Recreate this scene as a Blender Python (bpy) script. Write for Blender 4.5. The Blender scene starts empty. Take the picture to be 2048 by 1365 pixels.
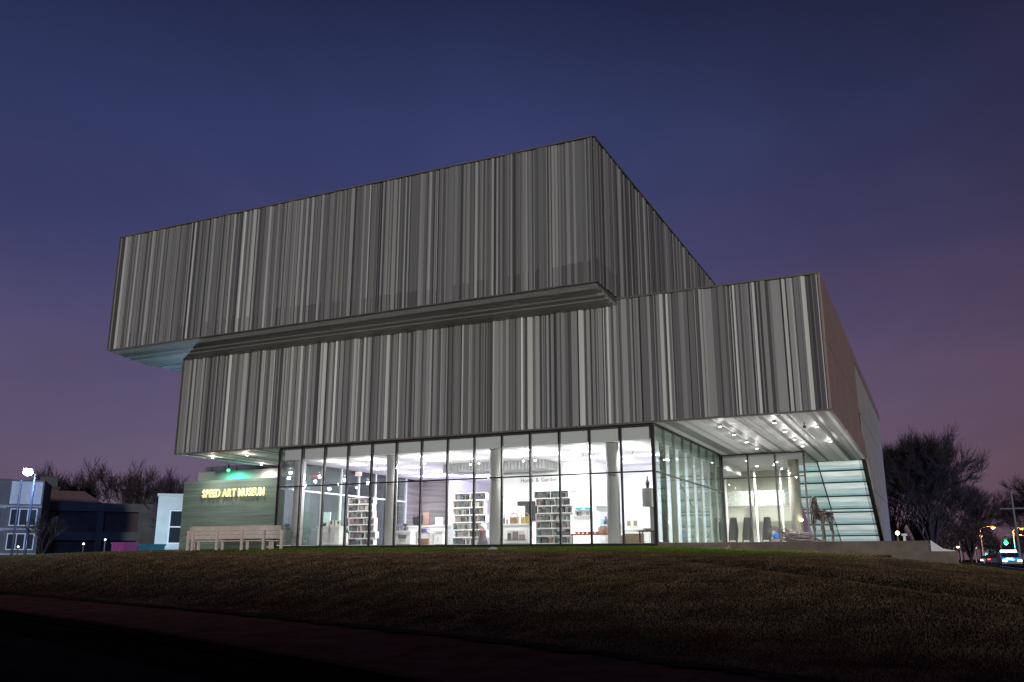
import bpy, math, random
import numpy as np
from mathutils import Vector, Matrix
R = math.radians
rnd = random.Random(7)
sc = bpy.context.scene
col = sc.collection

# ------------------------------------------------------------------ camera
cam_d = bpy.data.cameras.new("camera")
cam_d.sensor_width = 36.0
cam_d.lens = 30.636
cam_d.clip_start = 0.1
cam_d.clip_end = 5000
cam = bpy.data.objects.new("camera", cam_d)
col.objects.link(cam)
cam.location = (0, 0, 0)
cam.rotation_euler = (R(90 + 14.06), 0, R(25.475))
sc.camera = cam

# ------------------------------------------------------------------ sky
world = bpy.data.worlds.new("World")
sc.world = world
world.use_nodes = True
wn, wl = world.node_tree.nodes, world.node_tree.links
wn.clear()
w_out = wn.new("ShaderNodeOutputWorld")
w_bg = wn.new("ShaderNodeBackground")
w_tc = wn.new("ShaderNodeTexCoord")
w_sep = wn.new("ShaderNodeSeparateXYZ")
w_ramp = wn.new("ShaderNodeValToRGB")
w_noise = wn.new("ShaderNodeTexNoise")
w_map = wn.new("ShaderNodeMapping")
w_map.inputs["Scale"].default_value = (1.2, 1.2, 9.0)
w_noise.inputs["Scale"].default_value = 1.6
w_noise.inputs["Detail"].default_value = 5
w_noise.inputs["Roughness"].default_value = 0.55


def lin(c):
    c = c / 255.0
    return c / 12.92 if c <= 0.04045 else ((c + 0.055) / 1.055) ** 2.4


def L3(r, g, b):
    return (lin(r), lin(g), lin(b), 1)


cr = w_ramp.color_ramp
stops = [(0.0, L3(114, 96, 116)), (0.10, L3(116, 101, 127)), (0.20, L3(99, 92, 129)), (0.33, L3(69, 72, 117)),
         (0.46, L3(55, 64, 108)), (0.585, L3(35, 42, 76)), (0.8, L3(19, 25, 50)), (1.0, L3(14, 18, 40))]
while len(cr.elements) < len(stops):
    cr.elements.new(0.5)
for e, (p, c) in zip(cr.elements, stops):
    e.position = p
    e.color = c
# thin streaked cloud, stronger near the horizon; east side a little duller than the west
w_cl = wn.new("ShaderNodeMapRange")
w_cl.inputs[1].default_value = 0.42
w_cl.inputs[2].default_value = 0.74
w_hz = wn.new("ShaderNodeMapRange")
w_hz.inputs[1].default_value = 0.42
w_hz.inputs[2].default_value = 0.0
w_mul = wn.new("ShaderNodeMath")
w_mul.operation = "MULTIPLY"
w_mulb = wn.new("ShaderNodeMath")
w_mulb.operation = "MULTIPLY"
w_mulb.inputs[1].default_value = 0.55
w_mix = wn.new("ShaderNodeMix")
w_mix.data_type = "RGBA"
w_mix.inputs[7].default_value = L3(122, 96, 122)
w_side = wn.new("ShaderNodeMapRange")
w_side.inputs[1].default_value = -1.0
w_side.inputs[2].default_value = 1.0
w_tint = wn.new("ShaderNodeValToRGB")
te = w_tint.color_ramp.elements
te[0].position, te[0].color = 0.10, (0.78, 0.79, 0.82, 1)
te[1].position, te[1].color = 0.56, (0.72, 0.58, 0.52, 1)
te2 = te.new(0.30)
te2.color = (1.0, 1.0, 1.0, 1)
w_fin = wn.new("ShaderNodeMix")
w_fin.data_type = "RGBA"
w_fin.blend_type = "MULTIPLY"
w_fin.inputs[0].default_value = 1.0
wl.new(w_tc.outputs["Generated"], w_sep.inputs[0])
wl.new(w_sep.outputs[2], w_ramp.inputs[0])
wl.new(w_tc.outputs["Generated"], w_map.inputs[0])
wl.new(w_map.outputs[0], w_noise.inputs["Vector"])
wl.new(w_noise.outputs[0], w_cl.inputs[0])
wl.new(w_sep.outputs[2], w_hz.inputs[0])
wl.new(w_cl.outputs[0], w_mul.inputs[0])
wl.new(w_hz.outputs[0], w_mul.inputs[1])
wl.new(w_mul.outputs[0], w_mulb.inputs[0])
wl.new(w_mulb.outputs[0], w_mix.inputs[0])
wl.new(w_ramp.outputs[0], w_mix.inputs[6])
wl.new(w_sep.outputs[0], w_side.inputs[0])
wl.new(w_side.outputs[0], w_tint.inputs[0])
wl.new(w_mix.outputs[2], w_fin.inputs[6])
wl.new(w_tint.outputs[0], w_fin.inputs[7])
w_n2 = wn.new("ShaderNodeTexNoise")
w_n2.inputs["Scale"].default_value = 1.9
w_n2.inputs["Detail"].default_value = 7
w_n2.inputs["Roughness"].default_value = 0.6
w_n2.inputs["Distortion"].default_value = 0.6
w_m2 = wn.new("ShaderNodeMapping")
w_m2.inputs["Scale"].default_value = (1.0, 1.0, 2.0)
w_m2.inputs["Rotation"].default_value = (0.12, 0.22, 0.5)
w_r2 = wn.new("ShaderNodeMapRange")
w_r2.inputs[1].default_value = 0.3
w_r2.inputs[2].default_value = 0.7
w_r2.inputs[3].default_value = 0.88
w_r2.inputs[4].default_value = 1.10
w_cm = wn.new("ShaderNodeMix")
w_cm.data_type = "RGBA"
w_cm.blend_type = "MULTIPLY"
w_cm.inputs[0].default_value = 1.0
wl.new(w_tc.outputs["Generated"], w_m2.inputs[0])
wl.new(w_m2.outputs[0], w_n2.inputs["Vector"])
wl.new(w_n2.outputs[0], w_r2.inputs[0])
wl.new(w_fin.outputs[2], w_cm.inputs[6])
wl.new(w_r2.outputs[0], w_cm.inputs[7])
wl.new(w_cm.outputs[2], w_bg.inputs[0])
w_bg.inputs[1].default_value = 0.92
wl.new(w_bg.outputs[0], w_out.inputs[0])

# the low glow of the town behind the camera (sun lamp, night strength)
sun_d = bpy.data.lights.new("night_glow", "SUN")
sun_d.energy = 1.28
sun_d.angle = R(3)
sun_d.color = (1.0, 0.98, 0.91)
sun = bpy.data.objects.new("night_glow", sun_d)
col.objects.link(sun)
SUN_AZ, SUN_EL = R(27), R(3.0)
to_sun = Vector((math.sin(SUN_AZ) * math.cos(SUN_EL), -math.cos(SUN_AZ) * math.cos(SUN_EL), math.sin(SUN_EL)))
sun.rotation_euler = to_sun.to_track_quat("Z", "Y").to_euler()
sun.location = (20, -40, 30)

sc.view_settings.view_transform = "Standard"
sc.view_settings.look = "None"
sc.view_settings.exposure = 0.0
sc.view_settings.gamma = 1.0
sc.view_settings.use_curve_mapping = False
sc.render.engine = "CYCLES"
sc.cycles.use_denoising = True
sc.cycles.max_bounces = 8
sc.cycles.diffuse_bounces = 4
sc.cycles.transparent_max_bounces = 24
sc.cycles.sample_clamp_indirect = 4.0
sc.cycles.caustics_reflective = False
sc.cycles.caustics_refractive = False

# ------------------------------------------------------------------ materials
MATS = {}


def mat(name, color, rough=0.7, metal=0.0, var=0.12, scale=3.0, bump=0.0, emit=None, estr=0.0, attr=False, spec=0.4, vscale=None, coord="Object"):
    if name in MATS:
        return MATS[name]
    m = bpy.data.materials.new(name)
    m.use_nodes = True
    n, l = m.node_tree.nodes, m.node_tree.links
    b = n["Principled BSDF"]
    b.inputs["Roughness"].default_value = rough
    b.inputs["Metallic"].default_value = metal
    b.inputs["Specular IOR Level"].default_value = spec
    tc = n.new("ShaderNodeTexCoord")
    mp = n.new("ShaderNodeMapping")
    if vscale:
        mp.inputs["Scale"].default_value = vscale
    l.new(tc.outputs[coord], mp.inputs[0])
    no = n.new("ShaderNodeTexNoise")
    no.inputs["Scale"].default_value = scale
    no.inputs["Detail"].default_value = 5
    l.new(mp.outputs[0], no.inputs["Vector"])
    mr = n.new("ShaderNodeMapRange")
    mr.inputs[1].default_value = 0.3
    mr.inputs[2].default_value = 0.7
    mr.inputs[3].default_value = 1 - var
    mr.inputs[4].default_value = 1 + var
    l.new(no.outputs[0], mr.inputs[0])
    mx = n.new("ShaderNodeMix")
    mx.data_type = "RGBA"
    mx.blend_type = "MULTIPLY"
    mx.inputs[0].default_value = 1
    if attr:
        at = n.new("ShaderNodeAttribute")
        at.attribute_name = "tint"
        l.new(at.outputs["Color"], mx.inputs[6])
    else:
        mx.inputs[6].default_value = (*color, 1)
    l.new(mr.outputs[0], mx.inputs[7])
    l.new(mx.outputs[2], b.inputs["Base Color"])
    if bump:
        bp = n.new("ShaderNodeBump")
        bp.inputs["Strength"].default_value = bump
        bp.inputs["Distance"].default_value = 0.02
        l.new(no.outputs[0], bp.inputs["Height"])
        l.new(bp.outputs[0], b.inputs["Normal"])
    if emit:
        b.inputs["Emission Color"].default_value = (*emit, 1)
        b.inputs["Emission Strength"].default_value = estr
    MATS[name] = m
    return m


def glass(name, tint=(0.94, 0.97, 0.96), refl=1.0, rough=0.0):
    m = bpy.data.materials.new(name)
    m.use_nodes = True
    n, l = m.node_tree.nodes, m.node_tree.links
    n.clear()
    o = n.new("ShaderNodeOutputMaterial")
    t = n.new("ShaderNodeBsdfTransparent")
    t.inputs[0].default_value = (*tint, 1)
    g = n.new("ShaderNodeBsdfGlossy")
    g.inputs["Roughness"].default_value = rough
    f = n.new("ShaderNodeFresnel")
    f.inputs[0].default_value = 1.5
    k = n.new("ShaderNodeMath")
    k.operation = "MULTIPLY"
    k.inputs[1].default_value = refl
    mx = n.new("ShaderNodeMixShader")
    l.new(f.outputs[0], k.inputs[0])
    l.new(k.outputs[0], mx.inputs[0])
    l.new(t.outputs[0], mx.inputs[1])
    l.new(g.outputs[0], mx.inputs[2])
    l.new(mx.outputs[0], o.inputs[0])
    MATS[name] = m
    return m


M_CLAD = mat("folded aluminium", (0.3, 0.3, 0.3), 0.5, 0.25, 0.10, 2.5, attr=True, vscale=(1, 1, 0.15), coord="Generated")
M_CORE = mat("dark sheathing", (0.03, 0.028, 0.027), 0.9)
M_TRIM = mat("bronze trim", (0.17, 0.15, 0.14), 0.5, 0.1)
M_BROWN = mat("brown wall panel", (0.37, 0.255, 0.22), 0.6, 0.0, 0.07, 1.2)
M_CONC = mat("pale concrete", (0.48, 0.455, 0.42), 0.8, 0, 0.14, 0.9, 0.2)
M_CONCD = mat("weathered concrete", (0.17, 0.14, 0.115), 0.85, 0, 0.25, 1.6, 0.3)
M_ROOF = mat("roof membrane", (0.08, 0.08, 0.085), 0.9)
M_GLASS = glass("clear glass", (0.96, 0.98, 0.97), 0.8)
M_GLASSG = glass("greenish glass", (0.88, 0.96, 0.92), 0.45)
M_MULL = mat("dark mullion", (0.045, 0.04, 0.042), 0.45, 0.5)
M_FIN = mat("grey steel fin", (0.22, 0.23, 0.215), 0.5, 0.3)
M_WHITE = mat("white plaster", (0.82, 0.82, 0.82), 0.75, 0, 0.03, 2)
M_CEIL = mat("white ceiling", (0.84, 0.83, 0.84), 0.8, 0, 0.03, 2)
M_FLOOR = mat("polished floor", (0.62, 0.61, 0.59), 0.4, 0, 0.08, 1.2)
M_COLUMN = mat("column plaster", (0.52, 0.51, 0.50), 0.7, 0, 0.04, 2)
M_TRAV = mat("travertine", (0.40, 0.38, 0.36), 0.6, 0, 0.30, 1.1, 0.3, vscale=(0.35, 0.35, 6.0))
M_SIGNW = mat("sign wall stone", (0.15, 0.205, 0.175), 0.65, 0, 0.30, 1.0, 0.4, vscale=(0.25, 0.25, 7.0))
M_BULK = mat("corrugated grey metal", (0.30, 0.30, 0.30), 0.5, 0.3, 0.1, 4)
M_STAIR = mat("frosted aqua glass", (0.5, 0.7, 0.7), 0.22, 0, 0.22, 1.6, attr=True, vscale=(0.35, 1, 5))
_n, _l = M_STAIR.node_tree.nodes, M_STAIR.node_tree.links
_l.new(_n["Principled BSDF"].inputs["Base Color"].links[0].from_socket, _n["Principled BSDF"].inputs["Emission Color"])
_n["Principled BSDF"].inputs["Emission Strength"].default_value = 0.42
M_JOINT = mat("dark teal joint", (0.03, 0.07, 0.075), 0.5)
M_WOOD = mat("weathered wood", (0.68, 0.58, 0.52), 0.75, 0, 0.22, 3, 0.2, vscale=(1, 6, 8))
M_BLACK = mat("black plastic", (0.02, 0.02, 0.022), 0.45)
M_DGREY = mat("dark grey shell", (0.085, 0.085, 0.085), 0.5)
M_STEEL = mat("steel rod", (0.45, 0.45, 0.45), 0.35, 0.8)
M_SCULPT = mat("patinated bronze branches", (0.05, 0.042, 0.04), 0.45, 0.3, 0.4, 6)
M_WPANEL = mat("white lacquer", (0.80, 0.80, 0.80), 0.45, 0, 0.02)
M_ASPH = mat("asphalt", (0.028, 0.027, 0.028), 0.95, 0, 0.25, 2.0, 0.3, spec=0.0)
M_WALK = mat("brick-red path concrete", (0.13, 0.060, 0.048), 0.95, 0, 0.25, 1.5, 0.2, spec=0.0)
M_GROUND = mat("bare ground", (0.018, 0.014, 0.011), 0.95, 0, 0.3, 0.4, spec=0.0)
M_BARK = mat("bark", (0.030, 0.023, 0.025), 0.9, 0, 0.3, 4)
M_TWIG = mat("twigs", (0.036, 0.026, 0.030), 0.9, 0, 0.3, 2)


def em(name, color, strength):
    return mat(name, color, 0.5, 0, 0.0, emit=color, estr=strength)


# ------------------------------------------------------------------ mesh helpers
class MB:
    def __init__(s):
        s.v, s.f, s.c = [], [], []

    def face(s, pts, tint=None):
        i = len(s.v)
        s.v += [tuple(p) for p in pts]
        s.f.append(tuple(range(i, i + len(pts))))
        s.c.append(tint)

    def box(s, x0, x1, y0, y1, z0, z1, tint=None):
        i = len(s.v)
        s.v += [(x0, y0, z0), (x1, y0, z0), (x1, y1, z0), (x0, y1, z0), (x0, y0, z1), (x1, y0, z1), (x1, y1, z1), (x0, y1, z1)]
        for f in ((3, 2, 1, 0), (4, 5, 6, 7), (0, 1, 5, 4), (1, 2, 6, 5), (2, 3, 7, 6), (3, 0, 4, 7)):
            s.f.append(tuple(i + k for k in f))
            s.c.append(tint)
        return s

    def obox(s, c, sx, sy, sz, rz=0, ry=0, tint=None):
        m = Matrix.Rotation(rz, 3, "Z") @ Matrix.Rotation(ry, 3, "Y")
        i = len(s.v)
        for a, b, d in ((-1, -1, -1), (1, -1, -1), (1, 1, -1), (-1, 1, -1), (-1, -1, 1), (1, -1, 1), (1, 1, 1), (-1, 1, 1)):
            s.v.append(tuple(Vector(c) + m @ Vector((a * sx / 2, b * sy / 2, d * sz / 2))))
        for f in ((3, 2, 1, 0), (4, 5, 6, 7), (0, 1, 5, 4), (1, 2, 6, 5), (2, 3, 7, 6), (3, 0, 4, 7)):
            s.f.append(tuple(i + k for k in f))
            s.c.append(tint)
        return s

    def tube(s, pts, rad, n=6, cap=True, tint=None):
        pts = [Vector(p) for p in pts]
        if not hasattr(rad, "__len__"):
            rad = [rad] * len(pts)
        base = len(s.v)
        prev = None
        for k, p in enumerate(pts):
            d = (pts[min(k + 1, len(pts) - 1)] - pts[max(k - 1, 0)])
            if d.length < 1e-9:
                d = Vector((0, 0, 1))
            d.normalize()
            if prev is None:
                a = d.cross(Vector((0.31, 0.17, 0.93)))
                if a.length < 0.1:
                    a = d.cross(Vector((1, 0, 0)))
            else:
                a = prev - d * prev.dot(d)
                if a.length < 1e-6:
                    a = d.cross(Vector((1, 0, 0)))
            a.normalize()
            prev = a
            b = d.cross(a)
            for j in range(n):
                t = 2 * math.pi * j / n
                s.v.append(tuple(p + (a * math.cos(t) + b * math.sin(t)) * rad[k]))
        for k in range(len(pts) - 1):
            for j in range(n):
                q = base + k * n
                s.f.append((q + j, q + (j + 1) % n, q + n + (j + 1) % n, q + n + j))
                s.c.append(tint)
        if cap:
            s.f.append(tuple(base + j for j in reversed(range(n))))
            s.f.append(tuple(base + (len(pts) - 1) * n + j for j in range(n)))
            s.c += [tint, tint]
        return s

    def lathe(s, c, prof, n=16, tint=None):
        return s.tube([(c[0], c[1], c[2] + z) for r, z in prof], [r for r, z in prof], n, True, tint)

    def prism(s, pts2, axis, a0, a1, tint=None):
        """polygon pts2 extruded along axis; x: pts are (y,z); y: pts are (x,z); z: pts are (x,y)"""
        def P(q, a):
            return (a, q[0], q[1]) if axis == "x" else ((q[0], a, q[1]) if axis == "y" else (q[0], q[1], a))
        n = len(pts2)
        i = len(s.v)
        s.v += [P(q, a0) for q in pts2] + [P(q, a1) for q in pts2]
        s.f.append(tuple(i + k for k in range(n)))
        s.f.append(tuple(i + n + k for k in reversed(range(n))))
        s.c += [tint, tint]
        for k in range(n):
            s.f.append((i + k, i + n + k, i + n + (k + 1) % n, i + (k + 1) % n))
            s.c.append(tint)
        return s

    def mesh(s, name, off=(0, 0, 0), smooth=False):
        me = bpy.data.meshes.new(name)
        v = np.array(s.v, dtype=float).reshape(-1, 3) - np.array(off)
        me.from_pydata(v.tolist(), [], s.f)
        if any(c is not None for c in s.c):
            at = me.attributes.new("tint", "FLOAT_COLOR", "FACE")
            arr = np.array([(*(c if c is not None else (0.5, 0.5, 0.5)), 1.0) for c in s.c], dtype=np.float32).ravel()
            at.data.foreach_set("color", arr)
        if smooth:
            me.polygons.foreach_set("use_smooth", [True] * len(me.polygons))
        me.update()
        return me


def wloc(o):
    p = Vector((0, 0, 0))
    while o is not None:
        p += o.location
        o = o.parent
    return p


def mk(name, mb, material, parent=None, smooth=False):
    off = wloc(parent) if parent else (0, 0, 0)
    me = mb.mesh(name, off, smooth)
    me.materials.append(material)
    o = bpy.data.objects.new(name, me)
    col.objects.link(o)
    if parent:
        o.parent = parent
    return o


def bx(name, m, parent, *a):
    return mk(name, MB().box(*a), m, parent)


def tag(o, label=None, cat=None, group=None, kind=None):
    if label:
        o["label"] = label
    if cat:
        o["category"] = cat
    if group:
        o["group"] = group
    if kind:
        o["kind"] = kind
    return o


def thing(name, label, cat, loc=(0, 0, 0), rz=0.0, group=None):
    o = bpy.data.objects.new(name, None)
    o.empty_display_size = 0.2
    col.objects.link(o)
    o.location = loc
    o.rotation_euler = (0, 0, rz)
    return tag(o, label, cat, group)


def copy_tree(o, parent=None):
    c = o.copy()
    col.objects.link(c)
    c.parent = parent
    for ch in list(o.children):
        copy_tree(ch, c)
    return c


def spot(name, loc, power, color=(1, 1, 1), size=150, blend=0.6, direction=(0, 0, -1), radius=0.08, parent=None):
    d = bpy.data.lights.new(name, "SPOT")
    d.energy = power
    d.color = color
    d.spot_size = R(size)
    d.spot_blend = blend
    d.shadow_soft_size = radius
    o = bpy.data.objects.new(name, d)
    col.objects.link(o)
    o.rotation_euler = Vector(direction).to_track_quat("-Z", "Y").to_euler()
    o.location = Vector(loc) - (wloc(parent) if parent else Vector())
    o.parent = parent
    return o


def point(name, loc, power, color=(1, 1, 1), radius=0.1, parent=None):
    d = bpy.data.lights.new(name, "POINT")
    d.energy = power
    d.color = color
    d.shadow_soft_size = radius
    o = bpy.data.objects.new(name, d)
    col.objects.link(o)
    o.location = Vector(loc) - (wloc(parent) if parent else Vector())
    o.parent = parent
    return o


# ================================================================== THE SETTING
EX = [-120, -80, -42.6, -30, -18.7, -8.24, -1.56, 3, 25]
EY = [58, 43.5, 29.9, 25.2, 21.1, 16.6, 13.0, 10.6, 1.0]
PX = [-60, -44, -34, -11, -8, -4, -1.6, 1, 2.5, 4.6, 10, 30]
PZ = [0.35, 0.50, 0.60, 0.56, 0.42, 0.30, 0.08, -0.18, -0.38, -0.72, -0.9, -1.0]
SX = [0, 0.06, 0.15, 0.25, 0.35, 0.5, 0.7, 1.0]
SZ = [0, 0.07, 0.30, 0.54, 0.70, 0.83, 0.92, 1.0]


def smooth_interp(x, xs, ys):
    # average of shifted linear interpolations: rounds the corners
    return sum(np.interp(x + d, xs, ys) for d in (-1.5, -0.75, 0, 0.75, 1.5)) / 5


def lawn_z(x, y):
    x = np.asarray(x, float)
    y = np.asarray(y, float)
    e = smooth_interp(x, EX, EY)
    b = np.maximum(39.4, e + 9.5)
    s = np.clip((y - e) / (b - e), 0, 1)
    S = (np.interp(s, SX, SZ) + np.interp(np.clip(s + .04, 0, 1), SX, SZ) + np.interp(np.clip(s - .04, 0, 1), SX, SZ)) / 3
    p = smooth_interp(x, PX, PZ)
    # shallow swale across the right shoulder of the bank
    t = np.clip((x + 7.5) / 9.5, 0, 1)
    yl = 27.2 - 8.2 * t
    dip = 0.20 * np.exp(-((y - yl) / 0.55) ** 2) * np.clip((x + 7.5) / 4.0, 0, 1)
    return -1.6 - dip + (p + 1.6) * S + 0.03 * np.sin(x * 0.7 + y * 0.4) * S * (1 - S) * 4


def edge_y(x):
    return float(smooth_interp(np.array([x]), EX, EY)[0])


# ground sheet to the horizon
g = MB()
g.face([(-2500, -600, -1.68), (2500, -600, -1.68), (2500, 3000, -1.68), (-2500, 3000, -1.68)])
tag(mk("ground", g, M_GROUND), kind="structure")


def grid_mesh(xs, ys, fn):
    X, Y = np.meshgrid(xs, ys)
    Z = fn(X, Y)
    V = np.stack([X.ravel(), Y.ravel(), Z.ravel()], 1)
    nx, ny = len(xs), len(ys)
    i = np.arange(nx * ny).reshape(ny, nx)
    F = np.stack([i[:-1, :-1].ravel(), i[:-1, 1:].ravel(), i[1:, 1:].ravel(), i[1:, :-1].ravel()], 1)
    return V, F


M_SOIL = mat("turf soil", (0.060, 0.044, 0.028), 0.95, 0, 0.35, 1.2, 0.4, spec=0.0)
V, F = grid_mesh(np.linspace(-118, 24, 285), np.linspace(4, 66, 187), lawn_z)
# keep only the part above the path edge, the rest belongs to path and ground
keep = []
for f in F:
    x, y = V[f].mean(0)[:2]
    if y > edge_y(x) - 0.4 and not (x < -46 and y > edge_y(x) + 14) and x < 4.6:
        keep.append(tuple(int(k) for k in f))
me = bpy.data.meshes.new("lawn")
me.from_pydata(V.tolist(), [], keep)
me.polygons.foreach_set("use_smooth", [True] * len(me.polygons))
me.materials.append(M_SOIL)
lawn = bpy.data.objects.new("lawn", me)
col.objects.link(lawn)
tag(lawn, kind="structure")


# grass blades, one uncountable mass
def grass():
    r = np.random.default_rng(3)
    N = 520000
    # sample in view wedge by distance, denser near
    d = 11 + (78 - 11) * r.random(N * 2) ** 1.7
    az = R(25.475) + R(34) * (r.random(N * 2) * 2 - 1)
    x = -np.sin(az) * d
    y = np.cos(az) * d
    e = smooth_interp(x, EX, EY)
    ok = (y > e + 0.1) & (y < np.where(x < -46, e + 12, 39.3)) & (x < 4.4) & ~((x > -2.2) & (y > 36.6)) & ~((x > -11.4) & (y > 39.0))
    x, y, d = x[ok][:N], y[ok][:N], d[ok][:N]
    n = len(x)
    z = lawn_z(x, y)
    cl_ = np.sin(2.1 * x + 1.3 * y) * np.sin(2.6 * y - 1.4 * x + 1.9) + 0.6 * np.sin(4.7 * x + 3.1 * y + 4) * np.sin(5.2 * y - 3.3 * x)
    h = (0.015 + 0.022 * r.random(n)) * (0.7 + d / 50) * (1 + 0.45 * cl_).clip(0.35, 1.9)
    w = (0.004 + 0.005 * r.random(n)) * (0.7 + d / 20)
    a = r.random(n) * 2 * math.pi
    lean = h * (0.2 + 0.9 * r.random(n))
    la = r.random(n) * 2 * math.pi
    P = np.zeros((n, 3, 3))
    P[:, 0] = np.stack([x - np.cos(a) * w, y - np.sin(a) * w, z - 0.005], 1)
    P[:, 1] = np.stack([x + np.cos(a) * w, y + np.sin(a) * w, z - 0.005], 1)
    P[:, 2] = np.stack([x + np.cos(la) * lean, y + np.sin(la) * lean, z + h], 1)
    me = bpy.data.meshes.new("grass")
    me.vertices.add(n * 3)
    me.vertices.foreach_set("co", P.ravel())
    me.loops.add(n * 3)
    me.loops.foreach_set("vertex_index", np.arange(n * 3))
    me.polygons.add(n)
    me.polygons.foreach_set("loop_start", np.arange(n) * 3)
    me.polygons.foreach_set("loop_total", np.full(n, 3))
    # dormant straw with living green blades; greener on the level strip under the windows
    s = np.clip((y - e[ok][:N]) / (39.4 - e[ok][:N]), 0, 1)
    patch = 0.5 + 0.5 * np.sin(x * 0.9 + 1.3 * np.sin(y * 0.7)) * np.cos(y * 1.1 + x * 0.23)
    clump = np.zeros(n)
    for fx, fy, ph, am in ((2.1, 1.3, 0.3, .30), (-1.4, 2.6, 1.9, .30), (4.7, 3.1, 4.0, .22), (3.3, -5.2, 2.2, .22), (9.1, 7.3, 0.9, .15), (-8.2, 10.3, 5.1, .15)):
        clump += am * np.sin(fx * x + fy * y + ph + 1.5 * np.sin(0.6 * fy * x - 0.5 * fx * y))
    g_ = np.clip((s - 0.52) * 4.5, 0, 1) * 0.92 + 0.05 * patch + 0.08 * (r.random(n) - 0.5)
    g_ = np.clip(g_ * np.interp(x, [-60, -38, -33, -7, -3], [0.25, 0.35, 1.0, 1.0, 0.15]), 0, 1)[:, None]
    straw = np.array([0.225, 0.148, 0.092]) * (0.40 + 1.0 * r.random((n, 1)) ** 1.5) * (1 + 0.38 * clump[:, None]).clip(0.3, 1.8)
    green = np.array([0.090, 0.165, 0.016]) * (0.6 + 0.8 * r.random((n, 1)))
    c = straw * (1 - g_) + green * g_
    at = me.attributes.new("tint", "FLOAT_COLOR", "FACE")
    at.data.foreach_set("color", np.concatenate([c, np.ones((n, 1))], 1).astype(np.float32).ravel())
    me.update()
    me.validate()
    gm = mat("grass blades", (0.1, 0.1, 0.05), 0.9, 0, 0.2, 0.6, attr=True, spec=0.0)
    n_, l_ = gm.node_tree.nodes, gm.node_tree.links
    pb = n_["Principled BSDF"]
    tl = n_.new("ShaderNodeBsdfTranslucent")
    ms = n_.new("ShaderNodeMixShader")
    ms.inputs[0].default_value = 0.45
    l_.new(pb.inputs["Base Color"].links[0].from_socket, tl.inputs[0])
    l_.new(pb.outputs[0], ms.inputs[1])
    l_.new(tl.outputs[0], ms.inputs[2])
    l_.new(ms.outputs[0], n_["Material Output"].inputs[0])
    me.materials.append(gm)
    o = bpy.data.objects.new("grass", me)
    col.objects.link(o)
    tag(o, "short half dormant lawn grass over the sloping bank", "grass", kind="stuff")


grass()

# footpath along the foot of the bank, slabs with joints
path = MB()
xs = np.linspace(-60, 12, 60)
for a, b in zip(xs[:-1], xs[1:]):
    path.face([(a, edge_y(a) - 5.4, -1.655), (b, edge_y(b) - 5.4, -1.655), (b, edge_y(b) + 0.3, -1.655), (a, edge_y(a) + 0.3, -1.655)])
path_o = tag(mk("footpath", path, M_GROUND), kind="structure")
x = -40.0
while x < 8:
    w = 1.75
    a, b = x + 0.012, x + w - 0.012
    s = MB()
    s.prism([(a, edge_y(a) - 4.6), (b, edge_y(b) - 4.6), (b, edge_y(b) - 0.05), (a, edge_y(a) - 0.05)], "z", -1.66, -1.60 + rnd.uniform(-.004, .004))
    mk("slab", s, M_WALK, path_o)
    x += w
rd = MB()
rd.face([(-120, -60, -1.664), (60, -60, -1.664), (60, edge_y(12) - 8, -1.664), (12, edge_y(12) - 5.5, -1.664), (-60, edge_y(-60) - 5.5, -1.664), (-120, 45, -1.664)])
tag(mk("near_road", rd, M_ASPH), kind="structure")

# unseen clipped screen added behind the viewpoint to shade the foreground
hd = MB()
hr_ = random.Random(2)


def HL(x):   # top drops to the right, so the bank there stays lit
    return 0.9 * min(max((x - 2) / 22, 0), 1)


for k in range(60):
    x0_ = -75 + k * 2
    yb_ = -9 - 0.28 * x0_
    hd.obox((x0_ + 1, yb_, -0.35 - HL(x0_) / 2), 2.2, 1.5, 2.5 - HL(x0_) + hr_.uniform(-.12, .12), -0.27)
for k in range(16000):
    x_ = hr_.uniform(-75, 45)
    yb_ = -9 - 0.28 * x_
    side = hr_.random()
    p_ = Vector((x_, yb_ + (hr_.choice((-0.8, 0.8)) if side < .7 else hr_.uniform(-.8, .8)), hr_.uniform(-1.6, 0.9 - HL(x_)) if side < .7 else 0.9 - HL(x_) + hr_.uniform(0, .15)))
    q_ = Vector((hr_.uniform(-1, 1), hr_.uniform(-1, 1), hr_.uniform(-1, 1))) * 0.14
    w_ = Vector((hr_.uniform(-1, 1), hr_.uniform(-1, 1), hr_.uniform(-1, 1))) * 0.07
    hd.face([p_ - q_, p_ + w_, p_ + q_, p_ - w_])
tag(mk("shade_hedge", hd, mat("hedge leaves", (0.04, 0.06, 0.03), 0.8, 0, 0.3, 2)), "unseen clipped screen added behind the viewpoint to shade the bank", "shade_hedge")

# street on the right, running away along the building
st = MB()
st.box(5.2, 16, 30, 420, -1.7, -0.75)
street = tag(mk("street", st, M_ASPH), kind="structure")
for k in range(24):
    y0 = 50 + k * 14
    bx("lane_marking", mat("road paint", (0.7, 0.7, 0.66), 0.7), street, 10.5, 10.62, y0, y0 + 4, -0.75, -0.744)
kb = MB()
kb.box(4.9, 5.2, 30, 420, -1.66, -0.62)
tag(mk("kerb", kb, M_CONCD), kind="structure")
tag(mk("verge", MB().box(-30, 4.89, 85, 420, -1.67, -0.82), M_SOIL), kind="structure")
tag(mk("side_verge", MB().box(-0.34, 4.89, 65.8, 84.99, -1.67, -0.84), M_SOIL), kind="structure")

# ================================================================== THE MUSEUM
FZ = 0.73          # ground floor level
FY = 39.78         # front plane
SOF = 6.30         # underside of lower box
TOP = 12.55        # top of lower box / underside of upper box
LX0, LX1 = -41.9, -3.58
UX0, UX1, UY, UTOP = -45.2, -13.16, 36.74, 20.0
GX0, GX1 = -33.76, -11.61

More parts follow.
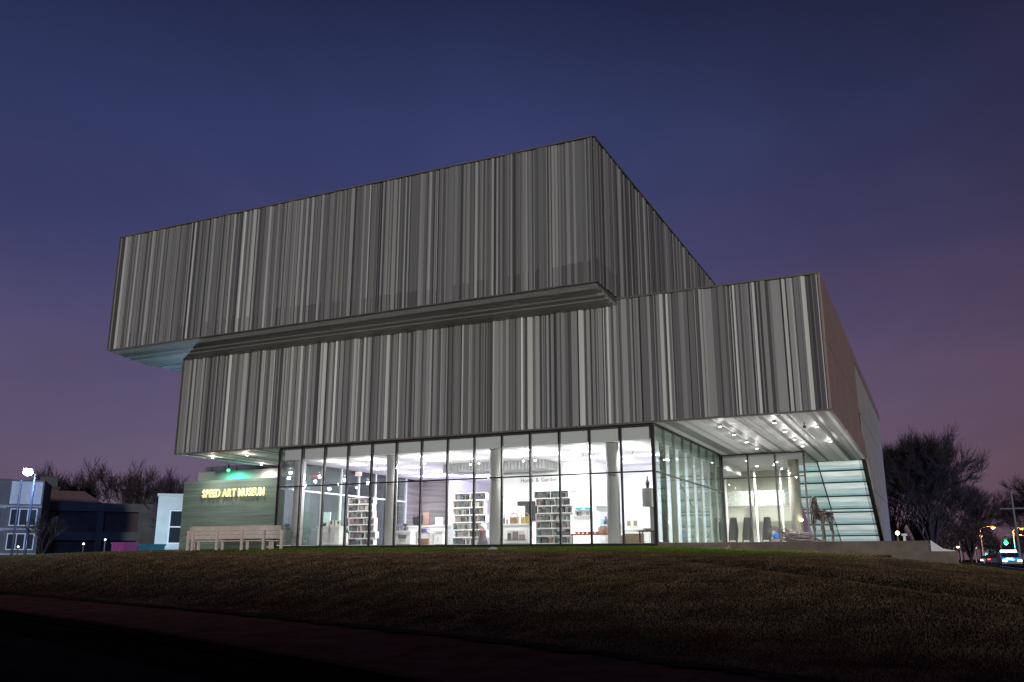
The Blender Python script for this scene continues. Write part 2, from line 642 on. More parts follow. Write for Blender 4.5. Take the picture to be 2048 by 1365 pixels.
museum = thing("museum_building", "museum of two stacked pleated grey metal boxes over a lit glass ground floor", "building", (-22.5, FY, FZ))


def profile(length, seed, avg, amax, dmax, fold_shades):
    """irregular folded profile with a grey for every fold; finish = ((share, grey, spread), ...)"""
    r = random.Random(seed)
    pts = [(0.0, r.uniform(0.3, 0.7) * dmax)]
    tints = []
    u, d = pts[0]
    last = None
    while u < length - 0.01:
        fw = min(max(r.gammavariate(2.2, avg / 2.2), 0.04), 0.55)
        if r.random() < 0.38:
            ang = 0.0
        else:
            ang = r.uniform(14, amax) * (1 if r.random() < 0.5 else -1)
        dd = math.tan(R(ang)) * fw
        if d + dd < 0 or d + dd > dmax:
            dd = -dd
        room = (dmax - d) if dd > 0 else d
        if abs(dd) > room:
            fw = max(fw * room / abs(dd), 0.04)
            dd = math.copysign(room, dd)
        u = min(u + fw, length)
        d += dd
        pts.append((u, d))
        for _ in range(3):
            k = r.random()
            for share, grey, spread in fold_shades:
                if k < share:
                    break
                k -= share
            if last is None or abs(grey - last) > 0.07 or r.random() < 0.25:
                break
        if grey == fold_shades[-1][1] and fw > avg * 1.3 and r.random() < 0.7:     # dark folds are mostly narrow ones
            cut = fw - avg * r.uniform(0.4, 0.9)
            u = min(u - cut, length)
            d -= dd * cut / fw
            pts[-1] = (u, d)
        last = grey
        tints.append(max(r.gauss(grey, spread), 0.03))
    return pts, tints


SHADE_LOW = ((0.42, 0.37, 0.04), (0.24, 0.25, 0.03), (0.34, 0.11, 0.02))  # greys paint the light and shade of the folds into the colour
SHADE_UP = ((0.04, 0.46, 0.04), (0.40, 0.29, 0.025), (0.28, 0.21, 0.02), (0.28, 0.11, 0.02))
SHADE_SOF = ((0.60, 0.60, 0.05), (0.22, 0.42, 0.05), (0.18, 0.09, 0.03))


def split_panels(pts, tints, seed):
    """cut the profile into panels of about 0.6 - 1.1 m"""
    r = random.Random(seed)
    out, cur, ct = [], [pts[0]], []
    tgt = r.uniform(0.6, 1.1)
    for p, t in zip(pts[1:], tints):
        cur.append(p)
        ct.append(t)
        if p[0] - cur[0][0] >= tgt:
            out.append((cur, ct))
            cur, ct = [p], []
            tgt = r.uniform(0.6, 1.1)
    if len(cur) > 1:
        out.append((cur, ct))
    return out


def clad(parent, pts, tints, place, v0, v1, seed, name="cladding_panel", zones=(), tone=1.0):
    """place(u, v, d) -> world point. zones: (u0,u1,vsplit,prob) darker stretch from v0 to vsplit"""
    r = random.Random(seed)
    for pp, tt in split_panels(pts, tints, seed):
        mb = MB()
        k = len(pp)
        for j in range(k - 1):
            (ua, da), (ub, db) = pp[j], pp[j + 1]
            if j == 0:
                ua += 0.006
            if j == k - 2:
                ub -= 0.006
            t = tt[j] * tone
            c = (t, t, t * 0.985)
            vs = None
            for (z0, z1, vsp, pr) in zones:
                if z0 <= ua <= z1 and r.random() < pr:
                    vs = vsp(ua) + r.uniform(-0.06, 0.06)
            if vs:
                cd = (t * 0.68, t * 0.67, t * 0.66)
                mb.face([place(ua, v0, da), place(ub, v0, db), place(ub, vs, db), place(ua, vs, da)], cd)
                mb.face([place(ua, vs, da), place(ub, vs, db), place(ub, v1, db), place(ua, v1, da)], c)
            else:
                mb.face([place(ua, v0, da), place(ub, v0, db), place(ub, v1, db), place(ua, v1, da)], c)
        # returns at the panel edges and ends give the sheet its depth
        for (uu, dd) in (pp[0], pp[-1]):
            uu = uu + 0.006 if (uu, dd) == pp[0] else uu - 0.006
            mb.face([place(uu, v0, dd), place(uu, v1, dd), place(uu, v1, -0.03), place(uu, v0, -0.03)], (0.1, 0.1, 0.1))
        for vv in (v0, v1):
            for j in range(k - 1):
                (ua, da), (ub, db) = pp[j], pp[j + 1]
                mb.face([place(ua, vv, da), place(ub, vv, db), place(ub, vv, -0.03), place(ua, vv, -0.03)], (0.14, 0.135, 0.13))
        mk(name, mb, M_CLAD, parent)


# ---- lower box
lower = mk("lower_box", MB().box(LX0 + .02, LX1 - 0.03, FY + 0.03, 83, SOF + 0.03, TOP - 0.02), M_CORE, museum)
lp, lt = profile(LX1 - LX0, 11, 0.112, 48, 0.15, SHADE_LOW)
clad(lower, lp, lt, lambda u, v, d: (LX0 + u, FY - 0.005 - d, v), SOF + 0.03, TOP - 0.06, 21, tone=1.1)
# soffit panels over the entrance recess and over the sign, running back from the front pleats
def part_profile(pts, tints, u0, u1):
    P_, T_ = [], []
    for j in range(len(pts) - 1):
        if pts[j][0] >= u0 and pts[j + 1][0] <= u1:
            if not P_:
                P_.append(pts[j])
            P_.append(pts[j + 1])
            T_.append(tints[j])
    return P_, T_


sp_, stn = profile(LX1 - GX1 - 0.1, 5, 0.26, 50, 0.10, SHADE_SOF)
clad(lower, sp_, stn, lambda u, v, d: (GX1 + 0.1 + u, v, SOF + 0.03 - 0.015 - d * 0.7), FY + 0.02, 61.2, 31, name="soffit_panel")
sp_, stn = profile(GX0 - LX0 - 0.1, 6, 0.30, 50, 0.10, SHADE_SOF)
clad(lower, sp_, stn, lambda u, v, d: (LX0 + u, v, SOF + 0.03 - 0.015 - d * 0.7), FY + 0.02, 50.0, 32, name="soffit_panel", tone=1.4)
bx("edge_trim", M_TRIM, lower, LX0 - 0.02, LX1 + 0.0, FY - 0.17, FY + 0.0, SOF - 0.06, SOF + 0.028)
bx("edge_trim", M_TRIM, lower, LX0 - 0.02, LX1 + 0.0, FY - 0.17, FY + 0.05, TOP - 0.058, TOP + 0.03)
bx("edge_trim", M_CLAD if False else M_TRIM, lower, LX0 - 0.06, LX0 - 0.005, FY - 0.16, 83, SOF, TOP)
bx("roof", M_ROOF, lower, LX0, LX1 - 0.02, FY + 0.06, 82.9, TOP - 0.018, TOP + 0.015)

# right flank: brown panels, then concrete
ys = np.linspace(FY - 0.12, 57.0, 8)
for a, b in zip(ys[:-1], ys[1:]):
    bx("brown_panel", M_BROWN, lower, LX1 - 0.028, LX1 + 0.03 + rnd.uniform(-.004, .004), a + 0.014, b - 0.014, SOF + 0.03, 9.42)
    bx("brown_panel", M_BROWN, lower, LX1 - 0.028, LX1 + 0.03 + rnd.uniform(-.004, .004), a + 0.014, b - 0.014, 9.45, TOP - 0.0)
bx("brown_panel", M_BROWN, lower, LX1 - 0.028, LX1 + 0.03, 57.006, 83, TOP - 0.62, TOP)
mk("brown_panel", MB().prism([(57.006, SOF + .03), (60.9, SOF + .03), (59.8, 7.0), (58.4, 7.6), (57.006, 8.2)], "x", LX1 - 0.028, LX1 + 0.03), M_BROWN, lower)
cw = mk("concrete_wall", MB().prism([(57.1, 8.9), (82.9, 8.9), (82.9, FZ), (74.6, FZ), (65.1, 4.55), (61.0, 6.3), (57.1, 6.35)], "x", LX1 - 0.30, LX1 - 0.09), M_CORE, museum)
mk("concrete_panel", MB().prism([(57.02, 8.885), (83, 8.885), (83, TOP - 0.64), (57.02, TOP - 0.64)], "x", LX1 - 0.085, LX1 + 0.0), M_CONC, cw)
mk("concrete_panel", MB().prism([(58.7, 8.85), (83, 8.85), (83, 4.60), (65.0, 4.60), (61.0, 6.32), (60.3, 7.2), (59.2, 7.6)], "x", LX1 - 0.085, LX1 - 0.002), M_CONC, cw)
mk("concrete_panel", MB().prism([(65.15, 4.565), (83, 4.565), (83, -0.2), (76.2, -0.2)], "x", LX1 - 0.085, LX1 + 0.0), M_CONC, cw)
mk("slot_window", MB().prism([(57.05, 8.82), (58.6, 8.82), (59.0, 7.75), (58.3, 7.75), (57.05, 8.25)], "x", LX1 - 0.09, LX1 - 0.04), em("pale lit window", (0.62, 0.72, 0.72), 0.25), cw)

# ---- upper box
upper = mk("upper_box", MB().box(UX0 + .03, UX1 - 0.03, UY + 0.03, 80, TOP + 0.03, UTOP - 0.03), M_CORE, museum)
up, ut = profile(UX1 - UX0, 41, 0.09, 40, 0.10, SHADE_UP)


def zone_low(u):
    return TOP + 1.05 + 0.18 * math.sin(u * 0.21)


def zone_mid(u):
    return TOP + 4.6


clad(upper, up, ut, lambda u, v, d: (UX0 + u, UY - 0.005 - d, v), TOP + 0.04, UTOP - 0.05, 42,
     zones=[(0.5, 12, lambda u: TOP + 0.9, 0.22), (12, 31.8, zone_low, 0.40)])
rp, rt = profile(80 - UY, 43, 0.10, 40, 0.10, SHADE_UP)
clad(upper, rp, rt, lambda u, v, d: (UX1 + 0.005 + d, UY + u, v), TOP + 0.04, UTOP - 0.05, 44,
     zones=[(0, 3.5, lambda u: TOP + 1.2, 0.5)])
# underside, folds running along the front; three lengths jointed
bp_, bt = [(0.0, 0.02)], []
_r = random.Random(12)
while bp_[-1][0] < 3.05:                     # saw-tooth folds: long faces tipped to the front, short returns
    w_ = _r.uniform(0.36, 0.66)
    u_ = bp_[-1][0]
    bp_.append((u_ + w_ * 0.86, 0.02 + 0.085 * u_ + w_ * _r.uniform(0.24, 0.36)))
    bp_.append((u_ + w_, 0.02 + 0.085 * (u_ + w_)))
    bt += [_r.choice((0.64, 0.60, 0.50, 0.66)), 0.2]
for a, b in ((UX0, -36.4), (-36.38, -29.2), (-29.18, -21.2), (-21.18, UX1)):
    mb_p = (bp_, bt)
    clad(upper, bp_, bt, lambda u, v, d: (v, UY + u, TOP + 0.03 - d * 1.0), a, b, 48, name="soffit_panel", tone=1.1)
bq_, bq_t = profile(8.0, 53, 0.4, 30, 0.06, SHADE_SOF)
clad(upper, bq_, bq_t, lambda u, v, d: (v, UY + 3.3 + u, TOP + 0.02 - 0.24 - d * 0.5), UX0, LX0 - 0.08, 54, name="soffit_panel", tone=1.4)
bx("edge_trim", M_TRIM, upper, UX0 - 0.05, UX1 + 0.1, UY - 0.13, UY - 0.01, TOP - 0.01, TOP + 0.038)
bx("edge_trim", M_TRIM, upper, UX0 - 0.05, UX1 + 0.13, UY - 0.15, UY + 0.05, UTOP - 0.048, UTOP + 0.03)
bx("edge_trim", M_TRIM, upper, UX1 - 0.02, UX1 + 0.13, UY + 0.052, 80, UTOP - 0.048, UTOP + 0.03)
bx("edge_trim", M_TRIM, upper, UX0 - 0.05, UX0 - 0.004, UY - 0.148, 80, TOP + 0.04, UTOP - 0.05)
bx("roof", M_ROOF, upper, UX0, UX1 - 0.03, UY + 0.06, 79.9, UTOP - 0.028, UTOP + 0.01)

# ---- ground floor shell
bx("floor", M_FLOOR, museum, -34.4, LX1 + 0.0, FY + 0.06, 66, FZ - 0.25, FZ)
slab = bx("ceiling", M_CEIL, museum, GX0 + 0.1, GX1 - 0.1, FY + 0.30, 61, 5.55, SOF + 0.025)
tr = 4.0
MX = [GX0 + (GX1 - GX0) * k / 14 for k in range(15)]
glz = bx("front_glazing", M_MULL, museum, GX0 - 0.05, GX1 + 0.06, FY - 0.07, FY + 0.07, FZ - 0.22, FZ - 0.02)
bx("head_rail", M_MULL, glz, GX0 - 0.05, GX1 + 0.06, FY - 0.05, FY + 0.07, SOF - 0.14, SOF - 0.062)
for k, x in enumerate(MX):
    w = 0.075 if k in (0, 14) else 0.035
    bx("mullion", M_MULL, glz, x - w, x + w, FY - 0.07, FY + 0.10, FZ - 0.018, SOF - 0.142)
for k in range(14):
    a, b = MX[k] + (0.077 if k == 0 else 0.037), MX[k + 1] - (0.077 if k == 13 else 0.037)
    bx("transom", M_MULL, glz, a, b, FY - 0.05, FY + 0.05, tr - 0.032, tr + 0.032)
    bx("pane", M_GLASS, glz, a, b, FY - 0.006, FY + 0.006, FZ - 0.018, tr - 0.034)
    bx("pane", M_GLASS, glz, a, b, FY - 0.006, FY + 0.006, tr + 0.034, SOF - 0.142)

# return glazing beside the entrance recess
BY = 54.4
ret = bx("return_glazing", M_MULL, museum, GX1 - 0.05, GX1 + 0.05, FY + 0.12, BY, FZ - 0.02, FZ + 0.05)
ry = [FY + 0.12 + (BY - FY - 0.12) * k / 8 for k in range(9)]
for k, y in enumerate(ry[1:]):
    bx("fin", M_FIN, ret, GX1 - 0.26, GX1 + 0.04, y - 0.03, y + 0.03, FZ + 0.052, SOF - 0.1)
for k in range(8):
    a, b = ry[k] + 0.032, ry[k + 1] - 0.032
    bx("pane", M_GLASSG, ret, GX1 - 0.006, GX1 + 0.006, a, b, FZ + 0.052, tr - 0.034)
    bx("pane", M_GLASSG, ret, GX1 - 0.006, GX1 + 0.006, a, b, tr + 0.034, SOF - 0.1)
    bx("transom", M_MULL, ret, GX1 - 0.04, GX1 + 0.04, a, b, tr - 0.032, tr + 0.032)
bx("head_rail", M_MULL, ret, GX1 - 0.05, GX1 + 0.05, FY + 0.12, BY, SOF - 0.098, SOF - 0.04)

# back glazing of the recess
tb = 4.80
bgl = bx("back_glazing", M_MULL, museum, GX1 + 0.06, -6.62, BY - 0.06, BY + 0.06, FZ + 0.0, FZ + 0.07)
bm = [-11.55, -9.98, -8.36, -6.70]
for x in bm:
    bx("mullion", M_MULL, bgl, x - 0.045, x + 0.045, BY - 0.07, BY + 0.10, FZ + 0.072, SOF - 0.12)
for a, b in zip(bm[:-1], bm[1:]):
    a, b = a + 0.047, b - 0.047
    bx("transom", M_MULL, bgl, a, b, BY - 0.05, BY + 0.05, tb - 0.035, tb + 0.035)
    bx("pane", M_GLASS, bgl, a, b, BY - 0.006, BY + 0.006, FZ + 0.072, tb - 0.037)
    bx("pane", M_GLASS, bgl, a, b, BY - 0.006, BY + 0.006, tb + 0.037, SOF - 0.12)
bx("head_rail", M_MULL, bgl, GX1 + 0.06, -6.62, BY - 0.06, BY + 0.06, SOF - 0.118, SOF - 0.03)

# sloping glass underside of the stair, banded
def slope_y(z):
    return 60.9 + (6.34 - z) / 0.4276


stair = mk("stair_enclosure", MB().prism([(slope_y(6.3) + 0.25, 6.3), (slope_y(0.73) + .25, 0.73), (slope_y(.73) + 2.5, .73), (slope_y(6.3) + 2.5, 6.3)], "x", -8.6, LX1 - 0.32), M_JOINT, museum)
zb = [6.30, 5.75, 5.09, 4.28, 3.50, 3.29, 2.49, 1.72, 1.25, 0.74]
for a, b in zip(zb[:-1], zb[1:]):
    mb = MB()
    # three folds per band: upper lip, bowed middle, lower lip
    zz = [a - 0.045, a - (a - b) * 0.22, a - (a - b) * 0.45, a - (a - b) * 0.78, b + 0.045]
    bow = [0.02, -0.05, -0.11, -0.10, 0.06]
    strip = [(0.72, 0.86, 0.84), (0.88, 0.96, 0.95), (0.56, 0.74, 0.77), (0.42, 0.62, 0.66)]  # white-to-blue tints paint the light gradient across each band
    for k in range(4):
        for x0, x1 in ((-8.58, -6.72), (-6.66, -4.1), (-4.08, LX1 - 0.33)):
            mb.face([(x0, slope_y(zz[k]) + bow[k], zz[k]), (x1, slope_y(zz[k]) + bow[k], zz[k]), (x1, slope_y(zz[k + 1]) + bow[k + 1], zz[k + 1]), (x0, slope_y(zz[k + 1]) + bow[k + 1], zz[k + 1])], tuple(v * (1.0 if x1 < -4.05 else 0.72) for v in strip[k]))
    for k in range(0, 5, 4):
        mb.face([(-8.58, slope_y(zz[k]) + bow[k], zz[k]), (LX1 - .33, slope_y(zz[k]) + bow[k], zz[k]), (LX1 - .33, slope_y(zz[k]) + 0.24, zz[k]), (-8.58, slope_y(zz[k]) + 0.24, zz[k])], (0.1, 0.2, 0.2))
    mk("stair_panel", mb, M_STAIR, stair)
gs = MB()
gs.tube([(-6.68, slope_y(6.25) - 0.12, 6.25), (-6.68, slope_y(3.5) - 0.12, 3.5), (-6.68, slope_y(3.4) + 0.25, 3.4), (-6.68, slope_y(3.2) + 0.10, 3.2), (-6.68, slope_y(0.75) - 0.1, 0.75)], 0.05, 6)
mk("sloping_frame", gs, M_MULL, stair)
mk("side_pane", MB().prism([(BY + 0.12, FZ), (slope_y(FZ) - .1, FZ), (slope_y(6.2) - .15, 6.2), (BY + 0.12, 6.2)], "x", -6.685, -6.675), M_GLASSG, stair)
gs = MB()
gs.tube([(LX1 - 0.31, slope_y(6.28) - .06, 6.28), (LX1 - 0.31, slope_y(FZ) - .06, FZ)], 0.05, 6)
mk("sloping_frame", gs, M_MULL, stair)

# room behind the back glazing
hall = bx("hall_back_wall", mat("cream plaster", (0.66, 0.65, 0.56), 0.8, 0, 0.05), museum, -15.2, -8.62, 64, 64.2, FZ, 6.2)
bx("hall_ceiling", M_CEIL, museum, -15.2, -6.72, BY + 0.12, 64, 6.1, SOF + 0.02)
bx("hall_side_wall", M_WHITE, museum, -15.4, -15.2, BY + 0.1, 64.2, FZ, 6.1)
bx("gallery_front", mat("speckled grey stone", (0.34, 0.36, 0.33), 0.7, 0, 0.35, 9), museum, -15.1, -8.7, 61.8, 62.0, 3.55, 4.55)
bx("gallery_rail", M_STEEL, museum, -15.1, -8.7, 61.72, 61.78, 3.40, 3.50)
for x in (-12.9, -10.9, -9.2):
    bx("hall_post", M_WPANEL, museum, x - 0.05, x + 0.05, 61.5, 61.6, FZ, 6.1)
mk("hall_column", MB().lathe((-7.75, 57.5, FZ), [(0.34, 0), (0.34, 5.37)], 28), mat("buff column", (0.52, 0.47, 0.40), 0.7), museum, True)

# shop walls
W = []
W.append(bx("shop_wall", M_WHITE, museum, -23.6, -17.65, 47.86, 48.1, FZ, 5.55))
W.append(bx("shop_wall", M_WHITE, museum, -17.9, -17.65, 48.1, 51.6, FZ, 5.55))
W.append(bx("shop_wall", M_WHITE, museum, -17.9, GX1 - 0.3, 51.6, 51.85, FZ, 5.55))
W.append(bx("shop_wall", M_WHITE, museum, -31.1, -30.9, 54.6, 61, FZ, 5.55))
W.append(bx("shop_wall", M_WHITE, museum, -31.1, -23.4, 61, 61.2, FZ, 5.55))
W.append(bx("shop_wall", M_WHITE, museum, -23.6, -23.4, 48.1, 61, FZ, 5.55))
bx("stone_wall", M_TRAV, museum, -34.3, -31.1, 56.3, 56.6, FZ, 5.55)
bx("stone_wall", M_TRAV, museum, -34.6, -34.3, 53.3, 56.6, FZ, 5.55)
bx("wall_shelf_recess", M_WPANEL, museum, -17.62, -17.2, 48.3, 51.3, 3.0, 3.05)
# dropped corrugated bulkhead
hb = bx("dropped_bulkhead", M_BULK, museum, -26.5, -19.8, 45.95, 47.8, 5.06, 5.548)
k = 0
x = -26.5
while x < -19.85:
    bx("bulkhead_rib", M_BULK, hb, x, x + 0.11, 45.90, 45.948, 5.04, 5.546)
    x += 0.22
y = 46.0
while y < 47.7:
    bx("bulkhead_rib", M_BULK, hb, -19.798, -19.75, y, y + 0.11, 5.04, 5.546)
    y += 0.22
# columns behind the glass
for x in (-13.97, -20.33, -26.72, -33.05):
    mk("column", MB().lathe((x, 40.75, FZ), [(0.315, 0), (0.315, 4.82)], 32), M_COLUMN, museum, True)
# left glass side of the lobby
lg = bx("lobby_side_glazing", M_WPANEL, museum, GX0 - 0.05, GX0 + 0.05, FY + 0.12, 53.3, FZ, FZ + 0.06)
ly = [FY + 0.12 + (53.3 - FY - 0.12) * k / 7 for k in range(8)]
for y in ly[1:]:
    bx("mullion", M_WPANEL, lg, GX0 - 0.05, GX0 + 0.09, y - 0.05, y + 0.05, FZ + 0.062, 5.55)
for a, b in zip(ly[:-1], ly[1:]):
    bx("pane", M_GLASSG, lg, GX0 - 0.006, GX0 + 0.006, a + 0.052, b - 0.052, FZ + 0.062, 3.9)
    bx("pane", M_GLASSG, lg, GX0 - 0.006, GX0 + 0.006, a + 0.052, b - 0.052, 4.0, 5.54)
    bx("transom", M_WPANEL, lg, GX0 - 0.04, GX0 + 0.04, a + 0.052, b - 0.052, 3.902, 3.998)

# entrance terrace and low walls on the right
terr = bx("terrace_plinth", M_CONCD, museum, GX1 + 0.12, -0.35, FY - 0.30, 84, -0.6, FZ - 0.004)
bx("terrace_paving", mat("pale terrace paving", (0.6, 0.59, 0.56), 0.6, 0, 0.08, 1.5), museum, GX1 + 0.12, LX1 + 0.02, FY - 0.12, 66, FZ - 0.002, FZ + 0.002)
lw = MB().box(-1.64, 0.62, 36.95, 37.3, -1.2, 0.29)
tag(mk("retaining_wall", lw, M_CONCD), "low dark concrete retaining wall at the end of the terrace", "wall")
ww = MB().prism([(-0.28, 0.76), (0.16, 0.42), (0.62, 0.33), (0.62, -1.0), (-0.28, -1.0)], "y", 40.3, 40.6)
tag(mk("wing_wall", ww, mat("white painted render", (0.8, 0.8, 0.85), 0.6, emit=(0.6, 0.6, 0.9), estr=0.0)), "small white sloping wing wall beyond the terrace end", "wall")

# ---- sign wall on the left
SY = 42.5
sw = thing("sign_wall", "long dark stone wall carrying the glowing museum name", "wall", (-39, SY, 0.3))
zc = [0.3, 0.85, 1.43, 2.01, 2.59, 3.17, 3.75, 4.33, 4.90]
for k in range(len(zc) - 1):
    x = -43.85
    while x < -33.96:
        w = min(rnd.uniform(2.0, 3.2), -33.95 - x)
        if -33.95 - (x + w) < 0.8:
            w = -33.95 - x
        bx("stone_course", M_SIGNW, sw, x + 0.004, x + w - 0.004, SY - rnd.uniform(0.0, 0.008), SY + 0.4, zc[k] + 0.004, zc[k + 1] - 0.004)
        x += w
sign = thing("museum_sign", "yellow halo lit letters spelling the museum name on the stone wall", "sign", (-39.9, SY - 0.02, 3.7))


def text_mesh(txt, size, depth, bold=0.0):
    cu = bpy.data.curves.new("txt", "FONT")
    cu.body = txt
    cu.size = size
    cu.extrude = depth
    cu.offset = bold
    cu.align_x = "LEFT"
    cu.resolution_u = 3
    ob = bpy.data.objects.new("txt", cu)
    col.objects.link(ob)
    bpy.context.view_layer.update()
    dg = bpy.context.evaluated_depsgraph_get()
    me = bpy.data.meshes.new_from_object(ob.evaluated_get(dg))
    wdt = max((v.co.x for v in me.vertices), default=0.0)
    x0 = min((v.co.x for v in me.vertices), default=0.0)
    bpy.data.objects.remove(ob)
    bpy.data.curves.remove(cu)
    return me, x0, wdt


M_LED = em("yellow led", (1.0, 0.88, 0.42), 2.8)
M_LET = mat("sign letter face", (0.60, 0.55, 0.38), 0.4, 0.2)
xx = -42.15
zt = 3.84
SQ = 0.80
for ch in "SPEED ART MUSEUM":
    if ch == " ":
        xx += 0.16
        continue
    me, x0, x1 = text_mesh(ch, 0.66, 0.02)
    me.materials.append(M_LET)
    o = bpy.data.objects.new("letter", me)
    col.objects.link(o)
    o.parent = sign
    o.rotation_euler = (R(90), 0, 0)
    o.location = Vector((xx - x0 * SQ, SY - 0.12, zt)) - sign.location
    me2, a0, a1 = text_mesh(ch, 0.66, 0.008, 0.014)
    me2.materials.append(M_LED)
    o2 = bpy.data.objects.new("led_back", me2)
    col.objects.link(o2)
    o2.parent = o
    o2.location = (0, 0, -0.055)
    o.scale = (SQ, 1, 1)
    xx += ((x1 - x0) + 0.085) * SQ

# adjoining wall with the green lamp
aw = tag(bx("parapet_wall", mat("old limestone", (0.40, 0.42, 0.40), 0.8, 0, 0.2, 1.2, 0.3), None, -47.2, -34.6, 47.0, 47.5, -0.3, 6.02), "limestone parapet wall lit green behind the stone sign wall", "wall")
ob_ = tag(bx("old_wing", mat("old stone wing", (0.10, 0.10, 0.10), 0.85, 0, 0.3, 0.8, 0.3), None, -55.5, -40, 56, 75, -0.5, 7.6), "dim stone wing standing behind the green lit parapet", "building")
for k in range(6):
    bx("pilaster", MATS["old stone wing"], ob_, -55.2 + k * 2.7, -54.7 + k * 2.7, 55.85, 55.998, -0.5, 7.4)
gl = thing("green_lamp", "bright green lamp above the parapet under the left overhang", "lamp", (-43.4, 45.9, 6.0))
mk("lamp_body", MB().lathe((-43.4, 45.9, 6.02), [(0.05, 0), (0.06, 0.28)], 10), M_BLACK, gl)
mk("lamp_globe", MB().lathe((-43.4, 45.9, 5.80), [(0.03, 0), (0.11, 0.05), (0.13, 0.12), (0.09, 0.2), (0.03, 0.22)], 12), em("green globe", (0.12, 1.0, 0.40), 1.8), gl, True)
spot("green_light", (-43.4, 45.6, 5.7), 800, (0.05, 1.0, 0.62), 165, 1.0, (-0.05, 0.45, -0.9), 0.12, gl)

# ================================================================== LIGHT FITTINGS
M_LAMP = em("lamp lens", (1.0, 0.98, 0.95), 14)
DL = [(x, y) for x in (-31.4, -28.9, -25.75, -23.4, -20.8, -18.4, -15.9, -13.4) for y in (41.6, 43.6, 46.5, 49.3)]
n_dl = 0
for (x, y) in DL:
    if -26.6 < x < -19.7 and 45.7 < y < 48.0:
        continue
    if -23.7 < x < -17.6 and y > 47.8:
        continue
    rown = {41.6: "front row, nearest the glass", 43.6: "second row from the glass", 46.5: "third row from the glass", 49.3: "fourth row from the glass"}[y]
    sec = "left of the lobby-side columns" if x < -27 else ("between second and third columns" if x < -20 else "toward the glass corner")
    t = thing("downlight", "recessed ceiling downlight in the %s, %s" % (rown, sec), "downlight", (x, y, 5.55), group="downlights in the shop ceiling")
    mk("trim_ring", MB().lathe((x, y, 5.535), [(0.12, 0.0), (0.12, 0.014)], 16), M_WPANEL, t)
    mk("lens", MB().lathe((x, y, 5.528), [(0.085, 0.0), (0.085, 0.006)], 14), M_LAMP, t)
    pur = (y > 46 and x < -22) or y > 48
    point("downlight_glow", (x, y, 5.25), 72, (1.0, 0.985, 0.98) if not pur else (0.78, 0.70, 1.0), 0.09, parent=t)
    spot("downlight_beam", (x, y, 5.46), 390, (1.0, 0.985, 0.98) if not pur else (0.78, 0.70, 1.0), 165, 0.8, parent=t)
    n_dl += 1
for (x, y) in [(-31.35, 52.1), (-28.9, 52.1), (-25.8, 52.1), (-28.4, 55), (-25.8, 55)]:
    t = thing("downlight", "round downlight in the violet tinted ceiling at the shop back", "downlight", (x, y, 5.55), group="downlights at the shop back")
    mk("trim_ring", MB().lathe((x, y, 5.535), [(0.12, 0.0), (0.12, 0.014)], 16), M_WPANEL, t)
    mk("lens", MB().lathe((x, y, 5.528), [(0.085, 0.0), (0.085, 0.006)], 14), M_LAMP, t)
    point("downlight_beam", (x, y, 5.25), 200, (0.80, 0.70, 1.0), 0.09, parent=t)
# track heads
TH = [(-30.3, 44.6), (-29.7, 44.9), (-23.9, 44.6), (-23.2, 44.3), (-20.4, 44.3), (-19.7, 44.3), (-16.8, 44.2), (-16.0, 43.9), (-15.2, 44.4), (-14.0, 44.2), (-26.0, 43.0)]
for (x, y) in TH:
    t = thing("track_spot", "small dark spotlight head hanging from the shop ceiling", "spotlight", (x, y, 5.55), group="track spotlights in the shop")
    mk("stem", MB().tube([(x, y, 5.548), (x, y, 5.36)], 0.015, 6), M_DGREY, t)
    mk("head", MB().tube([(x - 0.05, y + 0.09, 5.40), (x + 0.05, y - 0.09, 5.30)], [0.05, 0.06], 10), M_DGREY, t)
    mk("lens", MB().tube([(x + 0.052, y - 0.094, 5.298), (x + 0.056, y - 0.10, 5.295)], 0.05, 10), M_LAMP, t)
# soffit downlights outside
RL = [(x, y) for x in (-8.88, -6.34) for y in (41.9, 45.1, 48.4, 51.5)]
for (x, y) in RL + [(-4.7, 44.0), (-4.7, 50.0)]:
    t = thing("soffit_light", "small round light set into the striped soffit over the entrance", "downlight", (x, y, SOF), group="lights in the entrance soffit")
    mk("trim_ring", MB().lathe((x, y, SOF - 0.11), [(0.10, 0.0), (0.10, 0.10)], 14), M_WPANEL, t)
    mk("lens", MB().lathe((x, y, SOF - 0.118), [(0.075, 0.0), (0.075, 0.006)], 12), M_LAMP, t)
    spot("soffit_beam", (x, y, SOF - 0.14), 1200, (1.0, 0.965, 0.94), 150, 0.7, parent=t)
    point("soffit_glow", (x, y, SOF - 0.48), 16, (1.0, 0.96, 0.95), 0.08, t)
for (x, y) in [(-40.73, 41.6), (-37.83, 41.5), (-40.73, 46.1)]:
    t = thing("soffit_light", "small round light in the soffit above the sign wall", "downlight", (x, y, SOF), group="lights above the sign wall")
    mk("trim_ring", MB().lathe((x, y, SOF - 0.11), [(0.10, 0.0), (0.10, 0.10)], 14), M_WPANEL, t)
    mk("lens", MB().lathe((x, y, SOF - 0.118), [(0.075, 0.0), (0.075, 0.006)], 12), M_LAMP, t)
    spot("soffit_beam", (x, y, SOF - 0.14), 420, (1.0, 0.95, 0.86), 160, 0.7, parent=t)
    point("soffit_glow", (x, y, SOF - 0.45), 30, (1.0, 0.90, 0.80), 0.08, t)
